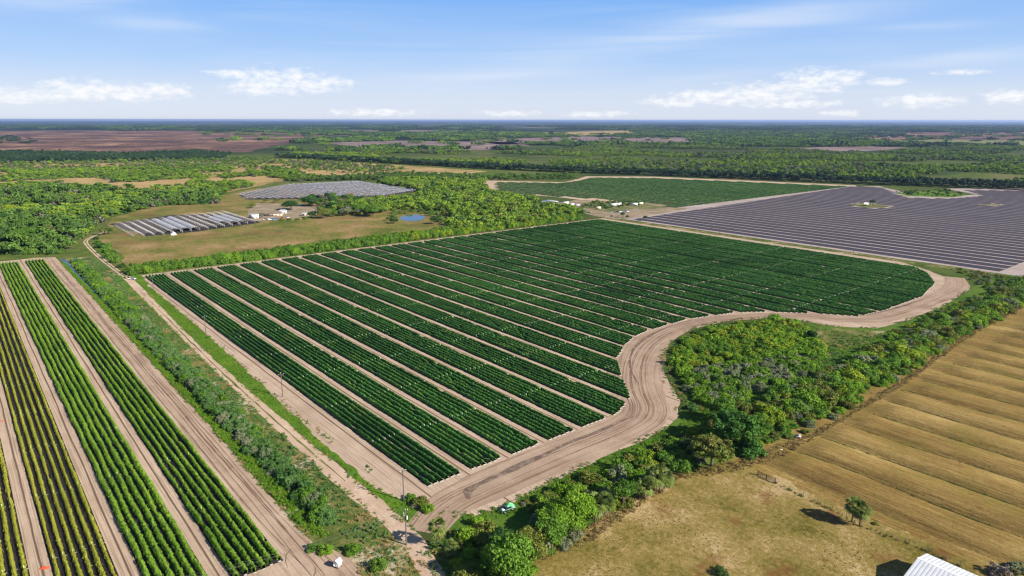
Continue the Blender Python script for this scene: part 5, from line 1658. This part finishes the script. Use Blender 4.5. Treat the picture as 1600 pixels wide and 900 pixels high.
# --------------------------------------------------------------------------
# homestead, hoop houses, nursery, yard (middle distance)
# --------------------------------------------------------------------------
def house(p, rz, L, W, h, label, wall='tan_wall', roof='roof_brown', rh=1.8):
    o = empty('house', (p[0], p[1], 0), rz, label, 'house')
    m = MB(); m.box((0, 0, h / 2), (L, W, h)); m.build('wall', M[wall], o)
    e = .5
    m = MB()
    A_, B_, C_, D_ = (-L / 2 - e, -W / 2 - e, h), (L / 2 + e, -W / 2 - e, h), (L / 2 + e, W / 2 + e, h), (-L / 2 - e, W / 2 + e, h)
    E_, F_ = (-L / 2 + W / 3, 0, h + rh), (L / 2 - W / 3, 0, h + rh)
    m.poly([A_, B_, F_, E_]); m.poly([C_, D_, E_, F_]); m.poly([B_, C_, F_]); m.poly([D_, A_, E_]); m.poly([A_, D_, C_, B_])
    m.build('roof', M[roof], o)
    n = max(2, int(L / 4))
    for i in range(n):
        x = -L / 2 + (i + .5) * L / n
        if i == n // 2:
            m = MB(); m.box((x, -W / 2 - .03, 1.05), (1.0, .06, 2.1)); m.build('door', M['roof_brown'], o)
        else:
            m = MB(); m.box((x, -W / 2 - .03, 1.6), (1.5, .06, 1.2)); m.build('window', M['glass_dark'], o)
    m = MB(); m.box((L / 2 + .03, 0, 1.6), (.06, 1.4, 1.2)); m.build('window', M['glass_dark'], o)
    return o


face = math.atan2(-FWD[1], -FWD[0]) + math.pi / 2     # fronts turned to the open field
house(at(430, 337), face + 0.12, 17, 9, 3.2, 'low tan house with a brown hip roof at the homestead')
house(at(442, 333), face + .2, 9, 7, 3.0, 'white roofed outbuilding right of the tan house', 'white_paint', 'roof_grey', 1.4)
house(at(397, 341), face - .5, 9, 6.5, 4.6, 'tall white box shed left of the homestead', 'white_paint', 'roof_grey', 0.5)
house(at(477, 337), face + .3, 7, 5, 2.6, 'small pale shed under the oaks of the homestead', 'tan_wall', 'roof_grey', 1.0)
for i, (q, pt, lab) in enumerate((((415, 344), 'grey_paint', 'grey van parked left before the homestead'), ((423, 343.5), 'white_paint', 'white van parked in the middle before the homestead'), ((430, 344), 'blue_paint', 'blue van parked right before the homestead'),
                                   ((441, 342), 'red_cloth', 'red pickup in the homestead yard'), ((449, 341), 'white_paint', 'white pickup in the homestead yard'))):
    truck(at(*q), face + .3 * i, lab, pt, kind='van' if i < 3 else 'pickup')
shrub(at(438, 361), .9, 'spray', 'twig', 'dark brush heap in the open dry field', None, 'brush_pile', 'brush pile', 0.5)
shrub(at(375, 329), .9, 'spray', 'twig', 'heap of scrap wood behind the hoop houses', None, 'brush_pile', 'brush pile', 0.6)


def hoops(m, L, W, h, step, r, n=8):
    k = int(L / step)
    for i in range(k + 1):
        x = L * i / k
        m.tube([(x, -W / 2 * math.cos(math.pi * j / n), 1.6 + (h - 1.6) * math.sin(math.pi * j / n)) for j in range(n + 1)], r, 4)
        for s in (-1, 1):
            m.tube([(x, s * W / 2, 0), (x, s * W / 2, 1.6)], r, 4)


def hoop_house(p, L, W, covered, label, group, rz=0.0):
    o = empty('hoop_house', (p[0], p[1], 0.1), rz, label, 'greenhouse', group)
    m = MB(); hoops(m, L, W, 4.0, 6.0, .075)
    for y, z in ((-W / 2, 1.6), (W / 2, 1.6), (0, 4.0)):
        m.tube([(0, y, z), (L, y, z)], .11, 4)
    m.build('frame', M['hoop_metal'], o)
    if covered:
        x0, x1 = covered
        m = MB(); n = 8
        ring = [(-W / 2 * math.cos(math.pi * j / n) * 1.02, 1.65 + 2.48 * math.sin(math.pi * j / n)) for j in range(n + 1)]
        for x in (x0, x1):
            for y, z in ring: m.v.append((x, y, z))
        for j in range(n):
            m.f.append((j, j + 1, n + 2 + j, n + 1 + j)); m.m.append(0)
        m.build('cover', M['poly_cover'], o, True)
    return o


W_ = 8.9
cov = [None, None, None, None, (5, 92), (12, 96), (0, 100), None, None, None, (40, 84), (30, 92), (34, 96), None]
for i in range(14):
    v = 138 + W_ * i
    u_end = -737 - max(0, (v - 165)) * .27
    L = 100 if i > 1 else 92
    c = cov[i]
    lab = 'bare arched frame of a hoop house left of the homestead' if not c else ('hoop house with grey plastic cover in the front group' if i < 8 else 'hoop house with torn grey cover near the white box shed')
    hoop_house((u_end - L, v), L, W_ - .4, c, lab, 'hoop houses left of the homestead')
crumple('white_tarp', at(271, 367), 5, 5, 3, 'white_paint', 'bunched white plastic at the front end of the hoop houses', 'plastic sheet', 0, 5)

# nursery tunnels
npoly = np.array(px((372, 304), (385, 311.5), (480, 310.5), (600, 306.5), (655, 297.5), (560, 284), (450, 289)))
v = 332.0; k = 0
rngn = np.random.default_rng(77)
while v < 600:
    sp = spans(v, npoly, -1230, -880, 3.0)
    if sp:
        s, e = sp[0][0], sp[-1][1]
        o = empty('shade_tunnel', (s, v, 0.1), 0, 'long low bare tunnel frame in the nursery behind the homestead', 'greenhouse', 'tunnel frames of the nursery')
        m = MB(); L = e - s
        kk = max(2, int(L / 6))
        for i in range(kk + 1):
            x = L * i / kk
            m.tube([(x, -2.0, 0), (x, -1.7, 1.7), (x, 0, 2.5), (x, 1.7, 1.7), (x, 2.0, 0)], .10, 4)
        for y, z in ((-1.7, 1.7), (1.7, 1.7), (0, 2.5)): m.tube([(0, y, z), (L, y, z)], .10, 4)
        m.build('frame', M['hoop_metal'], o)
        m = MB()
        x0 = rngn.uniform(0, 12)
        while x0 < L - 6:
            x1 = min(L, x0 + rngn.uniform(8, 40))
            if rngn.uniform() < (.85 if v > 440 else .6):
                hw_ = 1.7 if v > 450 else 1.1
                zz_ = 2.58 - .5 * hw_
                m.poly([(x0, -hw_, zz_), (x1, -hw_, zz_), (x1, 0, 2.62), (x0, 0, 2.62)])
                m.poly([(x0, 0, 2.62), (x1, 0, 2.62), (x1, hw_, zz_), (x0, hw_, zz_)])
            x0 = x1 + rngn.uniform(1.5, 8)
        if m.v: m.build('cover', M['old_film'], o)
    v += 8.6; k += 1

# packing shed and vehicles of the farm yard
p = at(857, 321)
o = empty('packing_shed', (p[0], p[1], 0), face, 'open packing shed with a white metal roof in the farm yard', 'shed')
m = MB(); m.prism([(-13, 5.0), (-13, 4.8), (0, 6.8), (13, 4.8), (13, 5.0), (0, 7.0)], -7, 7); m.build('roof', M['white_paint'], o)
for x in (-12, -4, 4, 12):
    for y in (-6.5, 6.5):
        m = MB(); m.box((x, y, 2.45), (.4, .4, 4.9)); m.build('post', M['steel'], o)
m = MB(); m.box((4, 5.9, 2.2), (16, .3, 4.4)); m.box((11.6, 0, 2.2), (.3, 11, 4.4)); m.build('wall', M['grey_paint'], o)


def box_trailer(p, rz, L, label, mat_='white_paint'):
    o = empty('box_trailer', (p[0], p[1], 0), rz, label, 'trailer', None)
    m = MB(); m.box((0, 0, 2.0), (L, 2.5, 2.6)); m.build('body', M[mat_], o)
    m = MB(); m.box((0, 0, .6), (L * .95, 1.2, .25)); m.build('chassis', M['dark_metal'], o)
    for s in (-1, 1):
        w = empty('wheel', (-L * .25, s * 1.05, .45)); w.parent = o; w.scale = (1.2, 1.2, 1.2)
        link('tyre', TYRE, w); link('rim', RIM, w)
    m = MB(); m.box((L / 2 + .03, 0, 1.9), (.06, 1.9, 2.1)); m.build('door', M['grey_paint'], o)
    return o


for q, rz, L, lab, mt in (((884, 319), .2, 8, 'white box trailer next to the packing shed', 'white_paint'), ((893, 322), -.3, 7, 'pale trailer in front of the packing shed yard', 'white_paint'), ((902, 323), .5, 7, 'grey trailer at the end of the yard row', 'grey_paint'),
                          ((958, 322), .1, 8, 'left white trailer on the grass of the yard', 'white_paint'), ((966, 321), .4, 8, 'second white trailer on the grass of the yard', 'white_paint'), ((991, 321), -.2, 9, 'white trailer at the back of the yard near the distant field', 'white_paint'),
                          ((1001, 320), .5, 7, 'tan trailer at the right end of the back row', 'tan_wall'), ((935, 327), .3, 6, 'tan trailer alone in the middle of the yard', 'tan_wall')):
    box_trailer(at(*q), face + rz, L, lab, mt)
for i, (q, pt, lab) in enumerate((((958, 333), 'grey_paint', 'grey pickup leftmost in the yard parking row'), ((964, 332.3), 'dark_metal', 'black pickup second in the yard parking row'), ((970, 331.6), 'white_paint', 'white pickup third in the yard parking row'),
                                   ((976, 331), 'blue_paint', 'blue pickup fourth in the yard parking row'), ((982, 331), 'white_paint', 'white pickup at the right end of the yard parking row'), ((898, 330), 'dark_metal', 'dark tractor like pickup on the yard drive'), ((919, 333), 'dark_metal', 'black pickup near the thicket by the yard'))):
    truck(at(*q), face + .2 * (i % 3), lab, pt)
for q, s in (((973, 340), .9), ((980, 342), .6), ((1008, 345), .8), ((955, 341), .5)):
    tree(at(*q), s, 'oak1', 'leaf_dark', 'small dark tree at the edge of the farm yard', 'small trees at the farm yard edge')
P = fill(area((905, 324), (930, 314), (1000, 316), (1010, 319), (960, 325), (930, 328)), 5, 0.55, 64)
scatter('yard_weeds', 'weeds and low bushes on the farm yard', P, protos('far_forest', ('far3',)), sc_rand(len(P), .3, .75, 31))

# pump islands in the mulched field
tree(at(1363, 322), 1.15, 'oak1', 'leaf_dark', 'dark tree on the pump island in the mulched field')
tree(at(1420, 308), 1.15, 'oak0', 'leaf_dark', 'dark round tree on the sandy bend at the back of the mulched field')
p = at(1353, 322)
o = empty('water_tank', (p[0], p[1], 0.2), 0, 'white water tank beside the dark tree in the mulched field', 'tank')
m = MB(); m.tube([(-2.2, 0, 2.6), (2.2, 0, 2.6)], [1.5, 1.5], 12); m.build('vessel', M['white_paint'], o)
m = MB(); [m.box((x, y, .7), (.3, .3, 1.6)) for x in (-1.5, 1.5) for y in (-.9, .9)]; m.build('stand', M['dark_metal'], o)
pole(at(1366.5, 322), 12, 'pole with a white lamp on the pump island of the mulched field', arm=0.9, group=None)
P = fill(area((1395, 301), (1430, 297), (1480, 296), (1512, 304), (1490, 308), (1440, 306.5), (1420, 304)), 9, .55, 65)
scatter('island_scrub', 'low scrub on the grassy bend behind the mulched field', P, protos('far_forest', ('far3',)), sc_rand(len(P), .3, .8, 32))

# --------------------------------------------------------------------------
# air, sky, sun, camera
# --------------------------------------------------------------------------
SUN_EL, SUN_AZ = math.radians(30.5), math.radians(23.2)      # azimuth of the sun measured from +X towards +Y
m = MB(); m.box((0, 0, 60.0), (150000, 150000, 122.0))
hz = m.build('haze', bpy.data.materials.new('haze'))
hz.data.materials[0].use_nodes = True
nt = hz.data.materials[0].node_tree
nt.nodes.clear()
ou = nt.nodes.new('ShaderNodeOutputMaterial')
pv = nt.nodes.new('ShaderNodeVolumePrincipled')
pv.inputs['Color'].default_value = (0.40, 0.57, 0.95, 1)
pv.inputs['Density'].default_value = 3.0e-5
pv.inputs['Anisotropy'].default_value = 0.2
nt.links.new(pv.outputs[0], ou.inputs['Volume'])
tag(hz, kind='stuff')

sun = bpy.data.lights.new('sun', 'SUN')
sun.energy = 5.0
sun.angle = math.radians(0.5)
sun.color = (1.0, 0.93, 0.82)
so = bpy.data.objects.new('sun', sun)
COL.objects.link(so)
sd = Vector((math.cos(SUN_EL) * math.cos(SUN_AZ), math.cos(SUN_EL) * math.sin(SUN_AZ), math.sin(SUN_EL)))
so.rotation_euler = sd.to_track_quat('Z', 'Y').to_euler()
so.location = (0, 0, 150)

w = bpy.data.worlds.new('World')
sc.world = w
w.use_nodes = True
t = NT.__new__(NT)
t.t = w.node_tree
t.t.nodes.clear()
t.out = t.t.nodes.new('ShaderNodeOutputWorld')
sky = t.t.nodes.new('ShaderNodeTexSky')
sky.sky_type = 'NISHITA'
sky.sun_disc = False
sky.sun_elevation = SUN_EL
sky.sun_rotation = math.radians(90) - SUN_AZ
sky.air_density = 1.0
sky.dust_density = 0.3
sky.ozone_density = 2.0
sky.altitude = 100
D = t.coord('Generated')
X, Y, Zc = t.sep(D)
fwd = t.m('ADD', t.m('MULTIPLY', X, float(FWD[0])), t.m('MULTIPLY', Y, float(FWD[1])))
rgt = t.m('ADD', t.m('MULTIPLY', X, float(RGT[0])), t.m('MULTIPLY', Y, float(RGT[1])))
az = t.m('ARCTAN2', rgt, fwd)
el = t.m('ARCSINE', Zc)
ae = t.n('ShaderNodeCombineXYZ', X=az, Y=el).outputs[0]


def sky_dir(pxx, pyy):
    return math.atan((pxx - 800) / FPX), math.atan((450 - pyy) / math.hypot(FPX, pxx - 800)) - PITCH * FPX / math.hypot(FPX, pxx - 800) * 1.0


def sky_ae(x_, y_):
    a_ = math.atan((x_ - 800) / FPX)
    e_ = math.asin(((450 - y_) / FPX * math.cos(PITCH) - math.sin(PITCH)) / math.sqrt(1 + ((x_ - 800) / FPX) ** 2 + ((450 - y_) / FPX) ** 2))
    return a_, e_


# low cumulus: (x, y, half width, half height)
CL = [(60, 152, 75, 10), (150, 140, 60, 12), (200, 145, 100, 13), (280, 142, 30, 10), (385, 116, 38, 6), (450, 128, 62, 17), (500, 132, 55, 11), (415, 138, 40, 10), (590, 176, 60, 5), (795, 177, 40, 4), (925, 178, 45, 4),
      (1040, 160, 40, 7), (1110, 152, 75, 11), (1180, 145, 70, 14), (1250, 128, 48, 17), (1285, 122, 40, 12), (1360, 127, 30, 5), (1220, 162, 70, 6), (1420, 157, 58, 9), (1475, 112, 40, 4), (1560, 150, 50, 10), (1300, 176, 30, 4), (20, 42, 25, 3)]
best = None
wn = t.noise(t.mapv(ae, (60, 130, 1)), 1.0, 6, 0.6)
for x_, y_, hw_, hh_ in CL:
    a0 = math.atan((x_ - 800) / FPX)
    e0_ = math.asin(max(-1, min(1, ((450 - y_) / FPX * math.cos(PITCH) - math.sin(PITCH)) / math.sqrt(1 + ((x_ - 800) / FPX) ** 2 + ((450 - y_) / FPX) ** 2))))
    ww, hh = hw_ / FPX * math.cos(a0) ** 2 * 1.3, hh_ / FPX * math.cos(a0) * 1.3
    da = t.m('DIVIDE', t.m('SUBTRACT', az, a0), ww)
    de = t.m('DIVIDE', t.m('SUBTRACT', el, e0_), hh)
    q = t.m('SUBTRACT', 1.0, t.m('ADD', t.m('MULTIPLY', da, da), t.m('MULTIPLY', de, de)))
    best = q if best is None else t.m('SMOOTH_MAX', best, q, 0.25)
best = t.m('MAXIMUM', best, -3.0)
cum = t.ramp(t.m('ADD', t.m('MULTIPLY', best, 0.5), t.m('MULTIPLY', t.m('SUBTRACT', wn, 0.45), 2.0)), [(-0.05, 0.0), (0.95, 1.0)], 'EASE')
# thin high streaks
c1 = t.noise(t.mapv(ae, (2.2, 26, 1), (0, 0, -0.13)), 1.0, 7, 0.58, 0.9)
c2 = t.noise(t.mapv(ae, (1.1, 7, 1), (0, 0, -0.10), (3.1, 1.7, 0)), 1.0, 3, 0.5)
cir = t.m('MULTIPLY', t.m('MULTIPLY', t.ramp(c1, [(0.42, 0.0), (0.72, 1.0)]), t.ramp(c2, [(0.36, 0.1), (0.66, 1.0)])), 0.5)
def streak(x1, y1, x2, y2, wpx, amt):
    a1, e1 = sky_ae(x1, y1); a2, e2 = sky_ae(x2, y2)
    L_ = math.hypot(a2 - a1, e2 - e1); nx, ny = -(e2 - e1) / L_, (a2 - a1) / L_
    d_ = t.m('ADD', t.m('MULTIPLY', t.m('SUBTRACT', az, a1), nx), t.m('MULTIPLY', t.m('SUBTRACT', el, e1), ny))
    l_ = t.m('ADD', t.m('MULTIPLY', t.m('SUBTRACT', az, (a1 + a2) / 2), ny), t.m('MULTIPLY', t.m('SUBTRACT', el, (e1 + e2) / 2), -nx))
    d_ = t.m('ADD', d_, t.m('MULTIPLY', t.m('SUBTRACT', c2, 0.5), 0.02))
    u_ = t.m('ADD', t.m('POWER', t.m('DIVIDE', d_, wpx / FPX), 2.0), t.m('POWER', t.m('DIVIDE', l_, L_ * .55), 2.0))
    return t.m('MULTIPLY', t.m('EXPONENT', t.m('MULTIPLY', u_, -1.0)), t.m('MULTIPLY', t.ramp(c1, [(0.3, 0.25), (0.7, 1.0)]), amt))


for st_ in ((760, 105, 1180, 34, 20, .6), (1080, 44, 1400, 6, 18, .5), (1350, 102, 1640, 76, 8, .9), (20, 6, 260, 2, 10, .9), (230, 40, 360, 40, 9, .5), (640, 122, 900, 112, 7, .7), (1330, 50, 1480, 42, 5, .5), (1010, 128, 1200, 105, 6, .4)):
    cir = t.m('MINIMUM', t.m('ADD', cir, streak(*st_)), 1.0)
grad = t.ramp(t.m('DIVIDE', el, 0.5), [(0.0, (.57, .615, .72, 1)), (0.07, (.51, .59, .735, 1)), (0.16, (.325, .485, .76, 1)), (0.33, (.150, .350, .740, 1)), (0.50, (.085, .19, .42, 1)), (1.0, (.04, .10, .25, 1))])
grad = t.n('ShaderNodeVectorMath', Vector=grad)
grad.operation = 'SCALE'
grad.inputs['Scale'].default_value = 7.5
base = t.mix(0.93, sky.outputs[0], grad.outputs[0])
base = t.mix(t.m('MULTIPLY', cir, 0.68), base, (4.9, 5.3, 5.9, 1))
base = t.mix(t.m('MULTIPLY', cum, 0.92), base, (6.1, 6.1, 6.15, 1))
bg = t.n('ShaderNodeBackground', Color=base, Strength=0.088)
t.t.links.new(bg.outputs[0], t.out.inputs['Surface'])

cam = bpy.data.cameras.new('camera')
co = bpy.data.objects.new('camera', cam)
COL.objects.link(co)
r3 = Vector((RGT[0], RGT[1], 0)); f3 = Vector((FWD[0] * math.cos(PITCH), FWD[1] * math.cos(PITCH), -math.sin(PITCH)))
u3 = r3.cross(f3)
rr = r3 * math.cos(ROLL) + u3 * math.sin(ROLL)
uu = -r3 * math.sin(ROLL) + u3 * math.cos(ROLL)
mx = Matrix.Identity(4)
for i in range(3):
    mx[i][0], mx[i][1], mx[i][2] = rr[i], uu[i], -f3[i]
mx[0][3], mx[1][3], mx[2][3] = 0, 0, CAMH
co.matrix_world = mx
cam.sensor_width = 36
cam.lens = FPX / 1600 * 36
cam.clip_start = 1.0
cam.clip_end = 200000
sc.camera = co

sc.view_settings.view_transform = 'Standard'
sc.view_settings.look = 'None'
sc.view_settings.exposure = 0.92
sc.view_settings.gamma = 1.0
sc.cycles.use_denoising = True
sc.cycles.pixel_filter_type = 'BLACKMAN_HARRIS'
sc.cycles.filter_width = 1.25
sc.cycles.max_bounces = 5
sc.cycles.diffuse_bounces = 3
sc.cycles.glossy_bounces = 2
sc.cycles.transmission_bounces = 3
sc.cycles.volume_bounces = 0
sc.cycles.transparent_max_bounces = 6
sc.cycles.sample_clamp_indirect = 4.0
